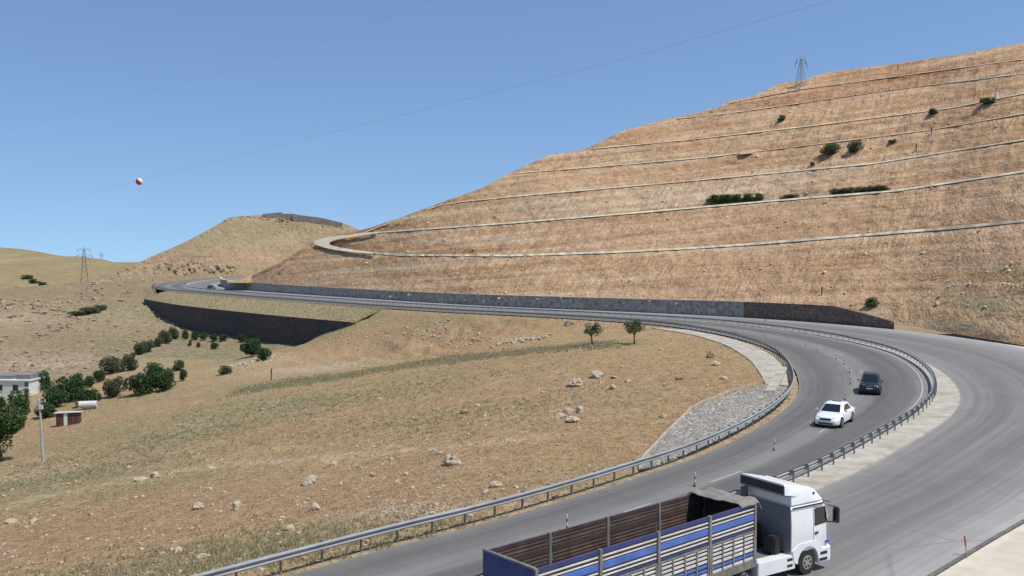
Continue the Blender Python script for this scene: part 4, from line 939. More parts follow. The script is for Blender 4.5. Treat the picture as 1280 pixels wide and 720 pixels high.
for s in (1, -1):
    MB().add([(-CL - .45, s * 1.23, 1.2), (-CL + .06, s * 1.23, 1.2), (-CL + .06, s * 1.2, 3.3), (-CL - .40, s * 1.2, 3.3), (-CL - .45, s * 1.19, 1.2), (-CL + .06, s * 1.19, 1.2), (-CL + .06, s * 1.165, 3.3), (-CL - .40, s * 1.165, 3.3)],
      [(0, 1, 2, 3), (4, 7, 6, 5), (0, 3, 7, 4), (1, 5, 6, 2), (3, 2, 6, 7), (0, 4, 5, 1)]).build('side_deflector', M_cab_shade if s > 0 else M_cab_shade, tk) if s > 0 else None
    # door shut lines, window, handle, mirrors
    y = s * (CW + .004)
    Qd = lambda pts, nm, mt, th=.012: quadpanel(nm, [(x, y, z) for x, z in pts], mt, tk, th, (0, s, 0))
    Qd([(-1.0, 1.98), (-.22, 2.04), (-.36, 2.68), (-.97, 2.70)], 'door_window', M_glass)
    Qd([(-.96, 1.96), (-.20, 2.02), (-.20, 2.06), (-.96, 2.00)], 'window_seal', M_plastic, .016)
    Qd([(-1.06, 1.10), (-1.045, 1.10), (-1.045, 2.84), (-1.06, 2.84)], 'door_seam', M_plastic, .004)
    Qd([(-.17, 1.1), (-.155, 1.1), (-.30, 2.78), (-.315, 2.78)], 'door_seam', M_plastic, .004)
    Qd([(-CL + .02, 2.80), (-.44, 2.80), (-.44, 2.87), (-CL + .02, 2.87)], 'dark_stripe', M_plastic, .006)
    Qd([(-.98, 1.60), (-.78, 1.62), (-.78, 1.70), (-.98, 1.68)], 'door_handle', M_plastic, .03)
    mr = MB().box(-.02, .18, s * (CW + .10), s * (CW + .34), 1.98, 2.62).build('mirror', M_plastic, tk, .04)
    MB().box(-.035, -.02, s * (CW + .12), s * (CW + .32), 2.05, 2.56).build('mirror_glass', M_glass, mr)
    MB().tube((-.15, s * (CW - .05), 2.70), (.08, s * (CW + .22), 2.62), .025, .025, 8).build('mirror_arm', M_plastic, mr)
    MB().tube((-.12, s * (CW - .05), 1.98), (.08, s * (CW + .22), 2.02), .025, .025, 8).build('mirror_arm', M_plastic, mr)
    # wheel arch fender, front bumper corner, steps
    ar = []
    for k in range(13):
        a = math.pi * k / 12; ar.append((-1.38 + .62 * math.cos(a), .55 + .62 * math.sin(a)))
    fen = ar + [(-2.2, .62), (-2.32, 1.12), (-1.95, 1.34), (-1.0, 1.36), (-.55, 1.12), (-.5, .62)]
    MB().prism(fen, s * (CW - .42), s * (CW + .03)).build('wheel_fender', M_white_paint, tk)
    MB().box(-.72, .03, s * (CW - .55), s * (CW + .025), .34, 1.0).build('bumper_corner', M_white_paint, tk, .06, 3)
    for zz_ in (.44, .70): MB().box(-.66, -.22, s * (CW - .05), s * (CW + .045), zz_, zz_ + .12).build('step', M_plastic, tk, .015)
    MB().box(-.10, .045, s * .72, s * 1.14, .52, .78).build('headlight', M_lamp, tk, .03)
    Qd([(-.34, 1.14), (-.12, 1.14), (-.12, 1.24), (-.34, 1.24)], 'side_badge', M_blue_badge, .022)
    wheel(tk, -1.38, s * (CW - .02), .50, .32, s, .58, 6)
    wheel(tk, -5.0, s * (CW - .03), .50, .55, s, .50, 6)
    # side fairing with tank behind the cab
    MB().box(-4.25, -2.12, s * (CW - .42), s * (CW + .01), .38, .98).build('side_fairing', M_white_paint, tk, .03)
    for zz_ in (.5, .74): MB().box(-2.62, -2.28, s * (CW - .03), s * (CW + .02), zz_, zz_ + .13).build('fairing_step', M_plastic, tk, .015)
    MB().box(-5.75, -4.3, s * (CW - .58), s * (CW + .0), 1.06, 1.10).build('rear_mudguard', M_plastic, tk)
MB().box(-.04, .06, -CW * .98, CW * .98, .34, .98).build('front_bumper', M_white_paint, tk, .03)
MB().box(-.03, .025, -.95, .95, 1.05, 1.62).build('grille', M_plastic, tk, .02)
MB().add([(.012, -1.1, 1.78), (.012, 1.1, 1.78), (-.36, 1.02, 2.82), (-.36, -1.02, 2.82), (-.06, -1.1, 1.76), (-.06, 1.1, 1.76), (-.42, 1.02, 2.78), (-.42, -1.02, 2.78)], [(0, 1, 2, 3), (7, 6, 5, 4), (0, 3, 7, 4), (1, 5, 6, 2), (3, 2, 6, 7), (0, 4, 5, 1)]).build('windshield', M_glass, tk)
MB().add([(-.30, -1.12, 2.86), (-.30, 1.12, 2.86), (.10, 1.12, 2.74), (.10, -1.12, 2.74), (-.30, -1.12, 2.89), (-.30, 1.12, 2.89), (.10, 1.12, 2.77), (.10, -1.12, 2.77)], [(0, 1, 2, 3), (7, 6, 5, 4), (0, 3, 7, 4), (1, 5, 6, 2), (3, 2, 6, 7), (0, 4, 5, 1)]).build('sun_visor', M_plastic, tk)
for s in (1, -1): MB().box(-6.0, -.4, s * .40 - .06, s * .40 + .06, .62, .90).build('frame_rail', M_dark_metal, tk)
MB().box(-3.0, -2.6, -.9, -.3, .95, 1.7).build('air_filter', M_dark_metal, tk, .05)
MB().box(-3.05, -2.5, .2, .95, .95, 1.9).build('exhaust_stack', M_dark_metal, tk, .08)
MB().box(-4.2, -2.45, -1.0, .9, .905, .945).build('catwalk', M_rim, tk)
MB().cyl_y(-4.6, 1.0, .45, -.4, .4, 16).build('fifth_wheel', M_dark_metal, tk)
for k in range(4): MB().box(-CL - .06, -CL - .03, .3, .75, 1.5 + .3 * k, 1.53 + .3 * k).build('ladder_rung', M_frame_grey, tk)
MB().cyl_y(-1.0, 3.3, .05, -CW * .97, -CW * .94, 10).build('marker_lamp', M_plastic, tk)
#@@PART3
# ------------------------------------------------------------------ rocks
def rock_mesh(seed, mat, flat=.7, sub=3):
    bm = bmesh.new(); bmesh.ops.create_icosphere(bm, subdivisions=sub, radius=.5); r_ = random.Random(seed)
    off = Vector((r_.random() * 40, r_.random() * 40, r_.random() * 40))
    from mathutils import noise as mn
    pl = [(Vector((r_.uniform(-1, 1), r_.uniform(-1, 1), r_.uniform(-.6, 1))).normalized(), r_.uniform(.26, .42)) for _ in range(5)]
    for v_ in bm.verts:
        p = v_.co.copy(); p *= 1 + .5 * mn.noise(p * 2.3 + off) + .22 * mn.noise(p * 5.2 - off)
        for n_, d_ in pl:
            k = p.dot(n_) - d_
            if k > 0: p -= n_ * k * .85
        p += Vector((mn.noise(p * 7 + off), mn.noise(p * 7 - off), mn.noise(p * 6.1 + off * 2))) * .075
        p += p.normalized() * .03 * mn.noise(p * 16 + off)
        v_.co = Vector((p.x, p.y * .85, p.z * flat))
    m = bpy.data.meshes.new('rock'); bm.to_mesh(m); bm.free(); m.materials.append(mat); return m
RM = [rock_mesh(k, M_rock, f) for k, f in enumerate((.75, .6, .9, .5, .7, .8))]
RB = [rock_mesh(k + 20, M_rock_red, f) for k, f in enumerate((.7, .55, .85))]
def rock(P, wpx, asp, label, brown=False, group='rocks lying in the field', k=[0]):
    k[0] += 1; d = math.hypot(P[0], P[1]); w_ = wpx * d / F
    m = (RB if brown else RM)[k[0] % (3 if brown else 6)]
    o = link('rock', m); o.location = (P[0], P[1], P[2] + w_ * asp * .22); o.rotation_euler = (random.uniform(-.2, .2), random.uniform(-.25, .25), random.uniform(0, 6.28))
    o.scale = (w_ * 1.05, w_ * 1.05, w_ * asp * 1.5); return tag(o, label, 'rock', group)
RK = [(720,483,21,.75,'round tan boulder standing alone beside the row of flat rocks',0),(746,472,20,.45,'largest flat rock of the row above the middle of the field',0),(768,473,12,.4,'low flat slab right of the largest flat rock of the row',0),
 (785,478,10,.5,'small pale rock at the right end of the row of flat rocks',0),(766,487,12,.55,'small rock with dark hollow just below the row of flat rocks',0),(700,522,15,.5,'left slab of the pale rock pile in mid field',0),
 (711,515,14,.5,'back slab of the pale rock pile in mid field',0),(725,515,13,.65,'rounded right rock of the pale rock pile in mid field',0),(716,528,21,.6,'large front block of the pale rock pile in mid field',0),
 (565,581,22,.75,'white boulder alone on the slope below the dirt track',0),(386,606,22,.6,'pointed white rock below the dirt track, left of the white boulder',0),(393,638,14,.9,'upright pale rock below the pointed white rock',0),
 (248,636,15,.8,'rounded rock, left one of two on the bare reddish soil',0),(296,637,13,.9,'rounded rock, right one of two on the bare reddish soil',0),(362,663,13,.8,'pale rock in green weeds near the guardrail',0),
 (374,668,8,.6,'small stone touching the pale rock in green weeds',0),(254,697,17,.35,'flat white slab close to the near end of the inner guardrail',0),(222,689,11,.6,'small rock left of the flat white slab',0),
 (176,602,18,.4,'long low rock on the left stretch of the dirt track',0),(193,596,13,.5,'second rock just behind the long low rock on the track',0),(265,587,12,.4,'flat stone on the track edge between the long low rock and the pointed rock',0),
 (620,609,15,.65,'larger rock of the pair right above the inner guardrail',0),(606,617,10,.6,'smaller rock of the pair right above the inner guardrail',0),(580,517,12,.55,'brown rock alone in the middle of the field',1),
 (597,507,8,.5,'pale stone up right of the lone brown rock',0),(888,448,9,1.1,'dark upright stone of the heap near the concrete apron',1),(895,457,12,.7,'pale lower stone of the heap near the concrete apron',0),
 (861,474,15,.45,'brown flat rock on the bare soil left of the concrete apron',1),(849,475,9,.7,'brown lump beside the flat rock left of the concrete apron',1),(905,474,11,.5,'pale rock nearest the corner of the concrete apron',0),
 (829,522,10,.6,'rock beside the upper corner of the riprap slope',0),(418,581,11,.45,'flat stone right on the dirt track above the pointed rock',0),(467,596,9,.6,'dark stone below the track between the pointed rock and white boulder',1),
 (549,567,11,.45,'dusty flat rock on the track behind the white boulder',1),(14,653,13,.35,'flat stone at the left edge of the picture on reddish soil',0),(43,653,10,.6,'stone second from the left edge on reddish soil',0),
 (541,643,9,.7,'pale stone on the gravel patch above the guardrail',0),(545,632,8,.5,'small stone at the top of the gravel patch',0),(1,0,0,0,'',0)]
for (u, v, wp, a, lb, b) in RK[:-1]: rock(hit(u, v), wp, a, lb, b)
def stones(name, pts, sizes, mat, label_kind='stuff', seed=1):
    r_ = random.Random(seed); V = []; Fc = []
    ico = bmesh.new(); bmesh.ops.create_icosphere(ico, subdivisions=1, radius=.5); bv = np.array([v_.co[:] for v_ in ico.verts]); ico.verts.index_update(); bf = np.array([[v_.index for v_ in f.verts] for f in ico.faces]); ico.free()
    nv = len(bv); R_ = np.random.default_rng(seed)
    for i, (p, s_) in enumerate(zip(pts, sizes)):
        a = R_.uniform(0, 6.28); q = bv * (1 + R_.uniform(-.3, .3, (nv, 1))) * np.array([1, R_.uniform(.6, 1), R_.uniform(.45, .8)]) * s_
        q = np.c_[q[:, 0] * math.cos(a) - q[:, 1] * math.sin(a), q[:, 0] * math.sin(a) + q[:, 1] * math.cos(a), q[:, 2]]
        V.append(q + np.array(p) + [0, 0, s_ * .12]); Fc.append(bf + i * nv)
    return tag(obj(name, np.concatenate(V), np.concatenate(Fc), mat), kind=label_kind)
def scatter_polar(n, seed, r0, r1, t0=-.52, t1=.33, dmin=1.2):
    R_ = np.random.default_rng(seed); r = np.exp(R_.uniform(math.log(r0), math.log(r1), n)); t = R_.uniform(t0, t1, n)
    x, y = r * np.sin(t), r * np.cos(t); d, ly = road_sd(x, y)
    ok = (d > dmin); return x[ok], y[ok], d[ok]
def in_rip(x, y):      # riprap / apron zone near the road
    res = np.zeros(len(x), bool)
    for PG in (np.array(inner + outer[::-1]), np.array(rin + rou[::-1])):
        c0 = PG.mean(0); PG = c0 + (PG - c0) * 1.04
        ins = np.zeros(len(x), bool)
        for a, b_ in zip(PG, np.roll(PG, -1, 0)):
            cr = ((a[1] > y) != (b_[1] > y)) & (x < (b_[0] - a[0]) * (y - a[1]) / (b_[1] - a[1] + 1e-9) + a[0]); ins ^= cr
        res |= ins
    return res
x, y, d = scatter_polar(5200, 3, 36, 190); keep = ~in_rip(x, y) & (vnoise(x * .12, y * .08, 9) > -.22); x, y = x[keep], y[keep]
sz = np.random.default_rng(4).gamma(1.3, .055, len(x)) + .05; sz = np.minimum(sz, .5) * (1 + np.hypot(x, y) / 260)
stones('loose_stones', np.c_[x, y, H(x, y)], sz, M_rock, seed=5)
tag(bpy.data.objects['loose_stones'], 'small loose stones strewn over the dry field', 'stones')
# stone row and rubble on the bank
for nm, lb, uv, cnt, sp_, s0, s1, sd in [('stone_row', 'line of pale stones on the ground right of the round bush', [(288,459),(300,457),(320,452),(345,446)], 70, 2.2, .35, 1.1, 6),
      ('rubble', 'pile of pale rubble on the bank above the green strip', [(622,431),(640,427),(660,424),(685,421)], 60, 1.6, .3, 1.2, 7),
      ('bank_rubble', 'brown rocks on the rough bank below the far road', [(430,425),(470,420),(520,425),(560,430),(600,425),(560,412),(500,410)], 220, 3.5, .2, .9, 17),
      ('gravel_patch', 'pale gravel patch just above the inner guardrail', [(470,640),(500,636),(530,640),(550,648)], 220, 1.1, .07, .3, 8),
      ('track_stones', 'small stones beside the dirt track', [(165,597),(260,580),(420,560),(540,548)], 130, 1.2, .08, .35, 9)]:
    Pp = polyw(uv); R_ = np.random.default_rng(sd); tt = R_.uniform(0, len(Pp) - 1, cnt); X = np.interp(tt, range(len(Pp)), Pp[:, 0]) + R_.normal(0, sp_ * .5, cnt); Y = np.interp(tt, range(len(Pp)), Pp[:, 1]) + R_.normal(0, sp_, cnt)
    tag(stones(nm, np.c_[X, Y, H(X, Y)], R_.uniform(s0, s1, cnt) ** 1.3, M_rock, seed=sd), lb, 'stones')
# boulders on the left hillside and ledges on the mid hill
R_ = np.random.default_rng(12); pts = []; szs = []
def ledge(uvs, cnt, s0, s1, fn, jit=(6, 2.5)):
    for _ in range(cnt):
        k = R_.integers(0, len(uvs)); u, v = uvs[k]; u += R_.normal(0, jit[0]); v += R_.normal(0, jit[1])
        pts.append(fn(u, v)); szs.append(R_.uniform(s0, s1) * (1 if R_.random() < .8 else 1.5))
hl = lambda u, v: hit(max(u, -60), v)
ledge([(15,385),(40,380),(60,385),(85,378),(50,392),(20,395),(75,390),(0,380)], 90, .5, 1.8, hl)
ledge([(95,400),(105,402),(80,408),(60,412),(70,414),(50,420)], 40, .5, 1.7, hl, (6, 2))
ledge([(20,445),(40,455),(70,450),(30,460),(80,455),(60,440),(10,460)], 130, .3, 1.1, hl, (14, 7))
ledge([(130,362),(145,352),(160,370),(120,358),(110,370)], 50, .6, 2.0, hl, (8, 4))
ledge([(230,402),(218,404),(240,408),(200,398)], 30, .5, 1.6, hl, (5, 2))
ledge([(100,430),(140,420),(160,440),(120,445)], 70, .3, 1.0, hl, (14, 9))
for _ in range(900):
    u = R_.uniform(-60, 215); v = R_.uniform(372, 470 - max(0, u - 60) * .35); p = hit(u, v, n=300)
    if float(fbm(np.array(p[0] * .05), np.array(p[1] * .05), 66)) > -.1: pts.append(p); szs.append(R_.gamma(1.4, .28) + .25)
tag(stones('hillside_boulders', pts, szs, M_rock_red, seed=13), 'boulders strewn over the rocky left hillside', 'boulders')
pts = []; szs = []
mp_ = lambda u, v: midpt(u, max(v, cv(u, MT) + 1))
ledge([(200,333),(215,336),(230,331),(240,329),(250,335),(262,338),(275,337),(290,336),(235,338)], 80, 1.5, 4.6, mp_, (6, 2.2))
ledge([(285,274),(300,273),(325,273),(340,275),(350,276),(310,272)], 60, 1.0, 3.0, mp_, (5, 1.3))
ledge([(215,320),(250,310),(280,300),(320,290),(360,285),(390,286),(240,320),(180,334),(165,340)], 110, .7, 2.0, mp_, (14, 6))
tag(stones('mid_hill_boulders', pts, szs, M_rock_red, seed=14), 'rock ledges and boulders on the hill behind the far road', 'boulders')
# clods on the cut slope
pts = []; szs = []
for _ in range(1500):
    u = R_.uniform(440, 1290); v = R_.uniform(cv(u, TOP) + 6, 372 + .01 * u); p = hillhit(u, v); pts.append(p); szs.append(R_.gamma(1.5, .16) + .12)
tag(stones('slope_clods', pts, np.minimum(szs, 1.1), M_kerb_dirty, seed=15), 'clods and stones on the cut hillside', 'stones')

# ------------------------------------------------------------------ dry grass
def grass(name, x, y, hmin, hmax, mat, blades, seed, label, wd=.05, spread=.12):
    R_ = np.random.default_rng(seed); n = len(x); z = H(x, y); N = n * blades
    bx = np.repeat(x, blades) + R_.normal(0, spread, N); by = np.repeat(y, blades) + R_.normal(0, spread, N); bz = np.repeat(z, blades) - .03
    dist = np.hypot(bx, by); w_ = wd * (.6 + dist / 90.0); h = R_.uniform(hmin, hmax, N); a = R_.uniform(0, 6.28, N); lx = R_.normal(0, .35, N) * h; ly = R_.normal(0, .35, N) * h
    p0 = np.c_[bx - np.cos(a) * w_, by - np.sin(a) * w_, bz]; p1 = np.c_[bx + np.cos(a) * w_, by + np.sin(a) * w_, bz]; p2 = np.c_[bx + lx, by + ly, bz + h]
    V = np.stack([p0, p1, p2], 1).reshape(-1, 3); return tag(obj(name, V, np.arange(3 * N).reshape(-1, 3), mat), label, 'grass', kind='stuff')
gx, gy, gd_ = scatter_polar(46000, 21, 36, 240, -.56, .33, .9)
nz = fbm(gx * .05, gy * .05, 33); k0 = ~in_rip(gx, gy) & (dist_poly(gx, gy, track) > 1.3)
grn = np.zeros(len(gx))
for (u, v, r_, k, ex) in [(340,510,11,1,1.6),(420,500,11,1,1.8),(250,540,10,1,1.6),(180,560,9,.8,1.5),(480,490,10,.8,1.5),(330,690,4,1,2.5),(440,668,3,1,2.5),(60,600,9,.7,1.5),(560,520,8,.6,2)]:
    p = hit(u, v); grn = np.maximum(grn, k * np.exp(-((gx - p[0]) / ex / r_) ** 2 - ((gy - p[1]) / r_) ** 2))
gsel = k0 & (R_.random(len(gx)) < grn * 1.1)
grass('sage_grass', gx[gsel], gy[gsel], .08, .28, M_grass_green, 5, 22, 'grey green weeds growing in patches over the slope')
dsel = k0 & ~gsel & (nz + R_.normal(0, .25, len(gx)) > -.05)
grass('dry_grass', gx[dsel], gy[dsel], .04, .17, M_grass_dry, 4, 23, 'short dry grass covering the brown field')
sx_, sy_ = [], []
sp_poly = polyw([(300,488),(420,471),(520,456),(600,446),(690,437),(760,430)])
R2 = np.random.default_rng(44); tt = R2.uniform(0, len(sp_poly) - 1, 5000); sx_ = np.interp(tt, range(len(sp_poly)), sp_poly[:, 0]) + R2.normal(0, 1.6, 5000); sy_ = np.interp(tt, range(len(sp_poly)), sp_poly[:, 1]) + R2.normal(0, 4.0, 5000)
grass('green_grass_strip', sx_, sy_, .1, .3, M_grass_green, 5, 24, 'pale green strip of grass running across the field', .07, .3)

R3 = np.random.default_rng(55); ii = R3.integers(0, eb.shape[0] - 1, 5000); jj = R3.integers(0, 7, 5000); ta_ = R3.random((5000, 1)); tb_ = R3.random((5000, 1))
pe = (eb[ii, jj] * (1 - ta_) + eb[ii + 1, jj] * ta_) * (1 - tb_) + (eb[ii, jj + 1] * (1 - ta_) + eb[ii + 1, jj + 1] * ta_) * tb_
hh_ = R3.uniform(.15, .5, 5000); an = R3.uniform(0, 6.28, 5000); ww_ = .12
ve = np.stack([pe - np.c_[np.cos(an) * ww_, np.sin(an) * ww_, 0 * an + .05], pe + np.c_[np.cos(an) * ww_, np.sin(an) * ww_, 0 * an - .05], pe + np.c_[R3.normal(0, .15, 5000), R3.normal(0, .15, 5000), hh_]], 1).reshape(-1, 3)
tag(obj('embankment_grass', ve, np.arange(15000).reshape(-1, 3), M_grass_green), 'pale grass on the bank between the far road and the dark wall', 'grass', kind='stuff')
# ------------------------------------------------------------------ trees and bushes
def crown_mesh(seed, n, clumps, rx, ry, rz, z0, leaf, mat, fill=.55):
    R_ = np.random.default_rng(seed); cs = []
    while len(cs) < clumps:
        p = R_.uniform(-1, 1, 3)
        if np.linalg.norm(p) < 1 and np.linalg.norm(p) > .25: cs.append(p)
    cs = np.array(cs) * np.array([rx, ry, rz]) * .74; cr = R_.uniform(.32, .55, clumps) * min(rx, rz)
    k = R_.integers(0, clumps, n); d = R_.normal(0, 1, (n, 3)); d /= np.linalg.norm(d, axis=1)[:, None]
    P = cs[k] + d * (cr[k] * R_.uniform(.35, 1.0, n) ** .5)[:, None] + [0, 0, z0 + rz]
    P[:, 2] = np.maximum(P[:, 2], .12 + R_.uniform(0, .2, n))
    a = R_.normal(0, 1, (n, 3)); a /= np.linalg.norm(a, axis=1)[:, None]; b = np.cross(a, R_.normal(0, 1, (n, 3))); b /= np.linalg.norm(b, axis=1)[:, None]
    s_ = leaf * R_.uniform(.6, 1.3, n)[:, None]
    V = np.stack([P - a * s_, P + b * s_ * .5, P + a * s_, P - b * s_ * .5], 1).reshape(-1, 3)
    return mesh('crown', V, np.arange(4 * n).reshape(-1, 4), mat)
def trunk_mesh(seed, h, r, forks, spread):
    r_ = random.Random(seed); b = MB(); top = (r_.uniform(-.1, .1) * h, r_.uniform(-.1, .1) * h, h * .45)
    b.tube((0, 0, -.3), top, r, r * .75, 8)
    for k in range(forks):
        a = 2 * math.pi * k / forks + r_.uniform(-.4, .4); m_ = (top[0] + spread * .5 * math.cos(a), top[1] + spread * .5 * math.sin(a), h * .72); e_ = (top[0] + spread * math.cos(a), top[1] + spread * math.sin(a), h * r_.uniform(.95, 1.2))
        b.tube((top[0], top[1], top[2] - .08), m_, r * .6, r * .4, 6); b.tube(m_, e_, r * .4, r * .15, 6)
    return b.me('trunk', M_bark)
BV = [(crown_mesh(100 + k, 2300, 16, 1.08, 1.08, .95, -.22, .095, mt), trunk_mesh(k, .7, .06, 4, .4)) for k, mt in enumerate((M_leaf_dark, M_leaf_dark, M_leaf_mid, M_leaf_olive, M_leaf_olive))]
def bush(u, v, wpx, hpx, var, label, group, fn=hit, name='bush', cat='bush', P=None):
    p = fn(u, v) if P is None else P; d = math.hypot(p[0], p[1]); w_ = wpx * d / F / 2; h_ = hpx * d / F / 1.75
    e = empty(name, tuple(p), random.uniform(0, 6.28), label, cat, group)
    e.scale = (w_, w_, h_)
    link('crown', BV[var][0], e); link('trunk', BV[var][1], e); return e
G1 = 'orchard bushes below the dark wall'
for (u, v, w_, h_, va, lb) in [
  (176,443,15,17,3,'leftmost of the dark bushes climbing the slope edge left of the wall'),(186,440,13,15,3,'second dark bush climbing the slope edge left of the wall'),(198,434,12,13,3,'third dark bush climbing the slope edge left of the wall'),
  (206,430,15,18,3,'tall fourth dark bush climbing the slope edge left of the wall'),(217,424,13,16,3,'topmost dark bush on the slope edge touching the wall foot'),
  (232,424,9,12,2,'first small tree of the upper orchard row from the left'),(244,425,10,12,0,'second small tree of the upper orchard row from the left'),(255,426,10,12,0,'third small tree of the upper orchard row from the left'),
  (267,427,10,11,0,'fourth small tree of the upper orchard row from the left'),(279,427,11,11,0,'fifth small tree of the upper orchard row, nearest the round bush'),(268,437,10,9,0,'small bush in the lower orchard row below the fourth tree'),
  (237,433,6,8,2,'tiny sapling in the lower orchard row, left'),(248,435,5,7,2,'tiny sapling in the lower orchard row, middle'),
  (315,446,26,28,0,'big round dark green bush at the foot of the dark wall'),(330,451,17,18,0,'dark bush leaning on the right of the big round bush'),(302,428,10,12,0,'dark bush behind the big round bush against the wall'),(375,429,9,10,0,'small bush at the right end of the dark wall foot'),
  (140,467,28,22,3,'wide olive bush left of the pair above the orchard path'),(162,464,18,22,3,'taller olive bush right of the pair above the orchard path'),
  (175,494,34,30,0,'large dark bush in front of the orchard, left half'),(203,489,32,32,0,'large dark bush in front of the orchard, right half'),(192,470,22,16,2,'low green bush behind the large dark pair'),(222,463,16,13,2,'green bush at the right behind the large dark pair'),(229,477,9,17,0,'narrow dark bush right of the large dark pair'),
  (143,497,24,26,3,'grey green tree left of the large dark pair'),(124,478,14,17,0,'dark bush between the olive bush and the house trees'),(112,485,12,16,0,'dark bush beside the house trees'),
  (281,468,17,11,2,'low spreading bush in the yellow grass below the orchard'),(165,450,8,9,2,'small bush above the olive pair')]: bush(u, v, w_, h_, va, lb, G1)
G2 = 'trees around the white house'
for (u, v, w_, h_, va, lb) in [(50,490,26,28,0,'dark round tree right of the white house'),(88,502,34,34,0,'broad dark tree behind the shack'),(68,510,28,26,0,'dark tree between the house and the shack'),(110,508,26,24,0,'dark tree behind the white tank'),(100,484,22,16,2,'green tree top behind the broad dark tree'),(58,522,26,18,2,'low green shrub behind the utility pole')]: bush(u, v, w_, h_, va, lb, G2, name='tree', cat='tree')
def tree(u, v, H_, rx, rz, leaf, n, mat, label, seed, forks=5, tr_=.16, z0=None, group=None, nm='tree'):
    p = hit(u, v); e = empty(nm, tuple(p), 0, label, 'tree', group); z0 = H_ - 2 * rz if z0 is None else z0
    link('crown', crown_mesh(seed, n, 22, rx, rx, rz, z0, leaf, mat), e); link('trunk', trunk_mesh(seed, H_ * .8, tr_, forks, rx * .5), e)
tree(3, 577, 9.0, 2.6, 4.2, .22, 5200, M_leaf_mid, 'large green tree cut by the left edge of the picture', 201, 6, .25, .6)
tree(24, 535, 6.5, 2.1, 2.4, .20, 2400, M_leaf_dark, 'tall dark tree in front of the white house', 202, 5, .14)
tree(741, 431, 3.6, 2.0, 1.15, .13, 1500, M_leaf_olive, 'left olive tree with forked trunk near the far guardrail', 203, 4, .13, 1.35, 'pair of olive trees in the field', 'olive_tree')
tree(793, 430, 4.0, 2.1, 1.25, .13, 1700, M_leaf_olive, 'right olive tree with rounder crown near the far guardrail', 204, 4, .14, 1.5, 'pair of olive trees in the field', 'olive_tree')
G3 = 'shrubs on the cut hillside'
for (u, v, w_, h_, va, lb) in [(1038,193,22,15,3,'left of the two round shrubs high on the cut hillside'),(1069,190,18,15,3,'right of the two round shrubs high on the cut hillside'),(976,151,12,7,2,'small shrub alone on the fifth terrace'),(1167,143,13,7,2,'small shrub on the terrace right of the two round shrubs'),
   (1236,130,20,8,2,'low shrub below the white marker on the upper terrace'),(1116,179,11,5,3,'tiny dry shrub right of the two round shrubs'),(1090,384,16,12,2,'shrub on the bank behind the brown wall end'),(987,249,22,7,3,'low grey tuft right of the long green bush'),(1016,207,7,5,2,'tiny shrub below the left round shrub')]:
    p = hillhit(u, v); bush(u, v, w_, h_, va, lb, G3, P=p)
for (uvs, lb, va, w_, h_) in [([890, 901, 912, 924, 937, 946], 'long low green bush on the third terrace', 2, 20, 10), ([1046, 1060, 1075, 1090, 1102], 'long low grey green bush right of the terrace bush', 3, 20, 8)]:
    vv = [253, 253, 252.5, 252, 251.5, 251] if va == 2 else [243, 241.5, 240.5, 239.5, 238.5]
    e = None
    for u, v in zip(uvs, vv):
        p = hillhit(u, v)
        if e is None: e = empty('bush', tuple(p), 0, lb, 'bush', G3); p0 = p
        cr = link('crown', BV[va][0], e); cr.location = tuple(p - p0); d = p[1]; cr.scale = (w_ * d / F / 2, w_ * d / F / 2, h_ * d / F / 1.75); cr.rotation_euler = (0, 0, u)
# shrubs of the far valley
for i, (u, v, w_, h_) in enumerate([(5,372,26,12),(22,370,22,11),(38,371,18,9),(52,369,20,8)]):
    bush(u, v, w_, h_, 0 if i < 3 else 3, 'dark far valley shrub, %s from the left picture edge' % ['first', 'second', 'third', 'fourth'][i], 'far valley shrubs', fn=lambda u, v: farpt(u, v) )
for i, (u, v, w_, h_) in enumerate([(33,349,14,5),(44,354,16,5),(56,358,16,5)]):
    bush(u, v, w_, h_, 2, 'green thicket on the far valley slope, %s down the slope' % ['first', 'second', 'third'][i], 'far thickets', fn=farpt)
for i, (u, v, w_, h_, fn) in enumerate([(112,392,22,8,hit),(96,396,20,6,hit),(125,388,16,6,hit)]):
    bush(u, v, w_, h_, 3, 'grey scrub on the rocky hillside, %s' % ['middle of three', 'left of three', 'right of three'][i], 'scrub on the rocky hillside', fn=fn)

# ------------------------------------------------------------------ house, shack, tank, pole
M_house = simple('white_plaster', (0.66, 0.70, 0.62), .9, var=.12, scale=1.0, dirt=((.45, .44, .38), .4))
M_roofgrey = simple('roof_grey', (0.22, 0.20, 0.19), .9, var=.3, scale=1.5)
M_shack = simple('rusty_sheet', (0.10, 0.045, 0.035), .8, var=.4, scale=2)
M_greendoor = simple('green_shutter', (0.05, 0.16, 0.11), .6, var=.2, scale=2)
hp = hit(8, 497); hz_ = hp[2]
Yh = hp[1]; k_px = Yh / F
hx1 = (36 - 640) * k_px; hx0 = hx1 - 13.0; ztop = onY(20, 476, Yh)[2]
hs = empty('house', ((hx0 + hx1) / 2, Yh + 3.5, hz_ - .3), R(-3), 'flat roofed white house behind dark trees at the left edge', 'house'); Wd = (hx1 - hx0) / 2; hh = ztop - hz_ + .3
MB().box(-Wd, Wd, -3.5, 3.5, 0, hh).build('wall', M_house, hs, .02)
rf = MB().box(-Wd - .25, Wd + .25, -3.75, 3.75, hh + .003, hh + .22).build('roof', M_house, hs)
MB().box(-Wd - .1, Wd - 4.0, -2.5, 3, hh + .223, hh + .95).build('roof_parapet', M_roofgrey, rf)
MB().box(Wd - 3.2, Wd - .1, -2.8, 2.8, hh + .223, hh + 1.15).build('roof_box', M_roofgrey, rf)
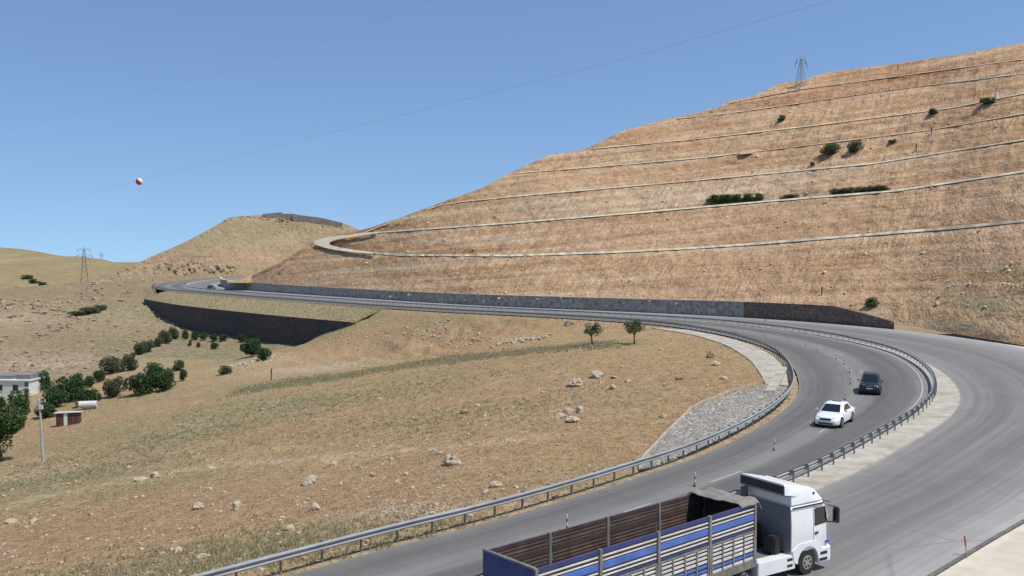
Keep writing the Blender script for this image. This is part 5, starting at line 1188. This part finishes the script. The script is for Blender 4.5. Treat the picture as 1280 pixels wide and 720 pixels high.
for xx in (Wd - 2.9, Wd - 6.2):
    wn = MB().box(xx - .55, xx + .55, -3.53, -3.46, hh * .45, hh * .45 + 1.25).build('window', M_glass, hs); MB().box(xx - .65, xx + .65, -3.60, -3.46, hh * .45 - .1, hh * .45 - .003).build('sill', M_house, wn)
MB().box(Wd - .95, Wd - .15, -3.54, -3.46, .3, 2.2).build('door', M_shack, hs); MB().box(Wd - .95, Wd - .15, -3.54, -3.46, 2.6, 3.6 if hh > 3.9 else hh - .2).build('shutter', M_greendoor, hs)
p = hit(86, 531); sh = empty('shack', tuple(p), R(14), 'small rusty shack with a pale roof beside the utility pole', 'shed')
ks = math.hypot(*p[:2]) / F; sw = 24 * ks
for k in range(6): MB().box(-sw / 2 + k * sw / 6 + .02, -sw / 2 + (k + 1) * sw / 6 - .02, -.9 + .02 * (k % 2), -.84 + .02 * (k % 2), 0, 14 * ks).build('wall_sheet', M_shack if k != 2 else M_house, sh)
MB().box(-sw / 2, sw / 2, .85, .9, 0, 13 * ks).build('rear_wall', M_shack, sh); MB().box(sw / 2 - .05, sw / 2, -.83, .84, 0, 13 * ks).build('side_wall', M_shack, sh)
MB().add([(-sw / 2 - .3, -1.1, 14.2 * ks), (sw / 2 + .3, -1.1, 14.6 * ks), (sw / 2 + .3, 1.1, 13.4 * ks), (-sw / 2 - .3, 1.1, 13.2 * ks), (-sw / 2 - .3, -1.1, 14.9 * ks), (sw / 2 + .3, -1.1, 15.3 * ks), (sw / 2 + .3, 1.1, 14.1 * ks), (-sw / 2 - .3, 1.1, 13.9 * ks)], [(0, 1, 2, 3), (7, 6, 5, 4), (0, 4, 5, 1), (1, 5, 6, 2), (2, 6, 7, 3), (3, 7, 4, 0)]).build('roof', M_slat_white, sh)
p = hit(110, 512); tkk = empty('storage_tank', tuple(p), R(12), 'white horizontal cylinder tank on the ground right of the shack', 'tank'); ks = math.hypot(*p[:2]) / F
MB().tube((-9.5 * ks, 0, .2 + 4 * ks), (9.5 * ks, 0, .2 + 4 * ks), 4 * ks, 4 * ks, 18).build('shell', M_slat_white, tkk, .05)
for s in (-1, 1): MB().box(s * 5 * ks - .15, s * 5 * ks + .15, -.5, .5, 0, .35).build('cradle', M_frame_grey, tkk)
M_conc_pole = simple('concrete_pole', (0.42, 0.40, 0.37), .9, var=.2, scale=2)
p = hit(54, 578); ks = math.hypot(*p[:2]) / F; hpole = 70 * ks
up = empty('utility_pole', tuple(p), 0, 'tall grey concrete utility pole standing in the valley', 'utility pole'); up.rotation_euler = (0, R(-2.5), 0)
MB().tube((0, 0, -.3), (0, 0, hpole), .19, .11, 10).build('mast', M_conc_pole, up)
MB().box(-.75, .75, -.05, .05, hpole - .25, hpole - .14).build('crossarm', M_conc_pole, up)
for xx in (-.65, 0, .65): MB().tube((xx, 0, hpole - .14), (xx, 0, hpole + .12), .06, .04, 8).build('insulator', M_slat_white, up)
MB().box(-.12, .35, -.2, .2, hpole - 1.1, hpole - .6).build('junction_box', M_slat_white, up)

# ------------------------------------------------------------------ lattice pylons, wires, marker ball
M_pylon = simple('pylon_steel', (0.20, 0.21, 0.22), .6, .3, var=.2, scale=.5)
def pylon(P, Hh, bw, label, arms=2, r=.12, bent=True):
    e = empty('lattice_pylon', tuple(P), R(20), label, 'pylon', 'power line pylons')
    n = 9; lv = [(Hh * .95 * (k / n) ** .9, bw / 2 * (1 - .86 * (k / n))) for k in range(n + 1)]
    for sx in (1, -1):
        for sy in (1, -1):
            b = MB()
            for (z0, w0), (z1, w1) in zip(lv[:-1], lv[1:]): b.tube((sx * w0, sy * w0, z0), (sx * w1, sy * w1, z1), r, r, 5)
            b.build('leg', M_pylon, e)
    for f in range(4):
        b = MB()
        for (z0, w0), (z1, w1) in zip(lv[:-1], lv[1:]):
            cs = [(1, 1), (-1, 1), (-1, -1), (1, -1)]; a, c_ = cs[f], cs[(f + 1) % 4]
            b.tube((a[0] * w0, a[1] * w0, z0), (c_[0] * w1, c_[1] * w1, z1), r * .6, r * .6, 4); b.tube((c_[0] * w0, c_[1] * w0, z0), (a[0] * w1, a[1] * w1, z1), r * .6, r * .6, 4)
        b.build('brace_panel', M_pylon, e)
    for k in range(arms):
        z = Hh * (.82 + .12 * k); L_ = bw * (.85 - .2 * k)
        for s in (1, -1):
            b = MB(); b.tube((0, 0, z + .9), (s * L_, 0, z), r, r * .6, 5); b.tube((0, 0, z - .6), (s * L_, 0, z), r, r * .6, 5); b.tube((s * L_ * .5, 0, z + .45), (s * L_ * .5, 0, z - .3), r * .5, r * .5, 4); b.build('crossarm', M_pylon, e)
            MB().tube((s * L_, 0, z), (s * L_, 0, z - 1.6), .12, .12, 6).build('insulator', M_pylon, e)
    MB().tube((0, 0, Hh * .9), (0, 0, Hh), r, r * .5, 5).build('peak', M_pylon, e)
Pq = onY(106, 372, 480); pylon(Pq, 64 / F * 480, 4.6, 'lattice pylon standing behind the rocky left hillside', 2, .085)
Pq = onY(127, 337, 880); pylon(Pq, 22 / F * 880, 2.2, 'tiny distant pylon right of the left lattice pylon', 1, .09)
Pq = onY(1001, 112, 300); pylon(Pq, 40 / F * 300, 2.7, 'lattice pylon on the crest of the cut hillside', 2, .055)
M_wire = simple('wire', (0.26, 0.29, 0.33), .5, .2, var=.1, scale=.1)
def wire(pts, label, r=.005):
    C = catmull(np.array(pts, float), 12); b = MB()
    for a, c_ in zip(C[:-1], C[1:]): b.tube(a, c_, r, r, 5)
    o = b.build('power_wire', M_wire); return tag(o, label, 'wire', 'power wires across the sky')
w1 = [(-373, 500, 24.5), (-207, 300, 20.5), (-83, 150, 19.8), (-39.7, 98, 21.0), (0, 50, 22.1), (12.5, 34.7, 22.7), (60, -22, 26)]
wire(w1, 'faint lower wire carrying the marker ball across the sky')
wire([onY(-300, 230, 330), onY(0, 165, 170), onY(180, 116, 130), onY(330, 76, 108), onY(400, 53, 100), onY(700, -60, 75)], 'faint upper wire crossing the top left of the sky')
bp_ = onY(174, 227, 98); mb_ = empty('marker_ball', tuple(bp_), R(35), 'small white and red aviation marker ball hanging on the wire', 'marker ball')
for s, mt in ((1, M_delin_white), (-1, M_delin_red)):
    bm = bmesh.new(); bmesh.ops.create_uvsphere(bm, u_segments=18, v_segments=12, radius=.36)
    bmesh.ops.bisect_plane(bm, geom=bm.verts[:] + bm.edges[:] + bm.faces[:], plane_co=(0, 0, 0), plane_no=(-s, 0, -s * .7), clear_outer=True)
    m = bpy.data.meshes.new('half_shell'); bm.to_mesh(m); bm.free(); m.materials.append(mt); link('half_shell', m, mb_)

# ------------------------------------------------------------------ ruined wall on the mid hill, white marker, parked motorbike, slab overhang
M_ruin = simple('ruin_stone', (0.23, 0.20, 0.175), .95, var=.3, scale=.4)
pr = [(328,270.5,267.8),(340,271,266.2),(352,271.5,265.3)]; pr2 = [(352,271.5,265.3),(353,271.5,267),(366,273,267.2)]; pr3 = [(366,274,267.3),(371,274.5,268),(372,274,268.5),(400,277,272),(428,281,278.5)]
for pts_, lb in ((pr, 'grey ruined wall rising on the left of the hilltop'), (pr2, 'low middle stretch of the ruined wall on the hilltop'), (pr3, 'long sloping right stretch of the ruined wall on the hilltop')):
    A = [midpt(u, v0) - np.array([0, 3, 3]) for u, v0, v1 in pts_]; B_ = [onY(u, v1, a[1]) for (u, v0, v1), a in zip(pts_, A)]
    n = len(A); V = [*A, *B_, *[b + np.array([0, 1.5, 0]) for b in B_], *[a + np.array([0, 1.5, 0]) for a in A]]
    Fc = [(r_ * n + k, r_ * n + k + 1, ((r_ + 1) % 4) * n + k + 1, ((r_ + 1) % 4) * n + k) for r_ in range(4) for k in range(n - 1)] + [(0, n, 2 * n, 3 * n), (n - 1, 4 * n - 1, 3 * n - 1, 2 * n - 1)]
    tag(MB().add(V, Fc).build('ruined_wall', M_ruin), lb, 'wall', 'ruined walls on the hilltop')
hp_ = hillhit
p = hp_(1246, 124); tag(MB().box(p[0] - .45, p[0] + .45, p[1] - .3, p[1] + .3, p[2] - .5, p[2] + 1.7).build('boundary_stone', M_delin_white, None, .12), 'white boundary stone on the upper right terrace', 'stone')
for (u, v, lb) in ((1164, 168, 'thin dark stake on the terrace below the small shrub'), (1145, 189, 'thin dark stake on the terrace right of the round shrubs'), (1027, 369, 'thin dark stake just above the brown wall')):
    marker(hp_(u, v), lb, 1.7, M_black_rub, M_wood, .05, .12, 'stake', 'stake')
p = hp_(940, 192)
for dx, ln, dz in ((0, 6.5, 0),):
    V = []; n = 12
    for k in range(n):
        t = k / (n - 1); x = p[0] + dx + (t - .5) * ln; b = .45 * math.sin(math.pi * t) ** .5 * (1 + .5 * float(vnoise(np.array(t * 6), np.array(dx), 3)))
        V += [(x, p[1] - 1.5 * b + .3, p[2] + dz + .08 * (x - p[0])), (x, p[1] - 1.5 * b + .4, p[2] + dz + .5 * b + .08 * (x - p[0])), (x, p[1] + 2.5, p[2] + dz + 1.2 + .08 * (x - p[0])), (x, p[1] + 1.5, p[2] + dz + .2 + .08 * (x - p[0]))]
    o = obj('overhang_slab', V, grid_faces(n, 4), M_cut); tag(o, 'overhanging soil ledge with dark gap on the cut hillside', 'ledge')
# small white and grey motorbike by the far guardrail
p = hit(711, 408); mo = empty('motorbike', tuple(p), R(5), 'small white and grey motorbike parked behind the far guardrail', 'motorbike')
for xx in (-.7, .7):
    m = MB().cyl_y(xx, .31, .31, -.06, .06, 18).build('wheel', M_tyre, mo); MB().cyl_y(xx, .31, .2, -.065, .065, 14).build('rim', M_rim, m)
MB().prism([(-.55, .42), (.35, .38), (.55, .75), (.3, .95), (-.3, .72), (-.85, .78), (-.9, .68)], -.16, .16).build('frame', M_rim, mo, .03)
MB().prism([(-.8, .78), (-.2, .74), (-.15, .84), (-.8, .88)], -.15, .15).build('seat', M_black_rub, mo, .03)
MB().prism([(.25, .8), (.62, .7), (.72, 1.05), (.5, 1.35), (.38, 1.1)], -.2, .2).build('fairing', M_delin_white, mo, .04)
MB().box(-1.05, -.6, -.25, .25, .92, 1.3).build('top_box', M_delin_white, mo, .04)
MB().tube((.42, -.38, 1.12), (.42, .38, 1.12), .02, .02, 6).build('handlebar', M_black_rub, mo)
MB().tube((.5, 0, .95), (.7, 0, .31), .04, .04, 8).build('fork', M_rim, mo)
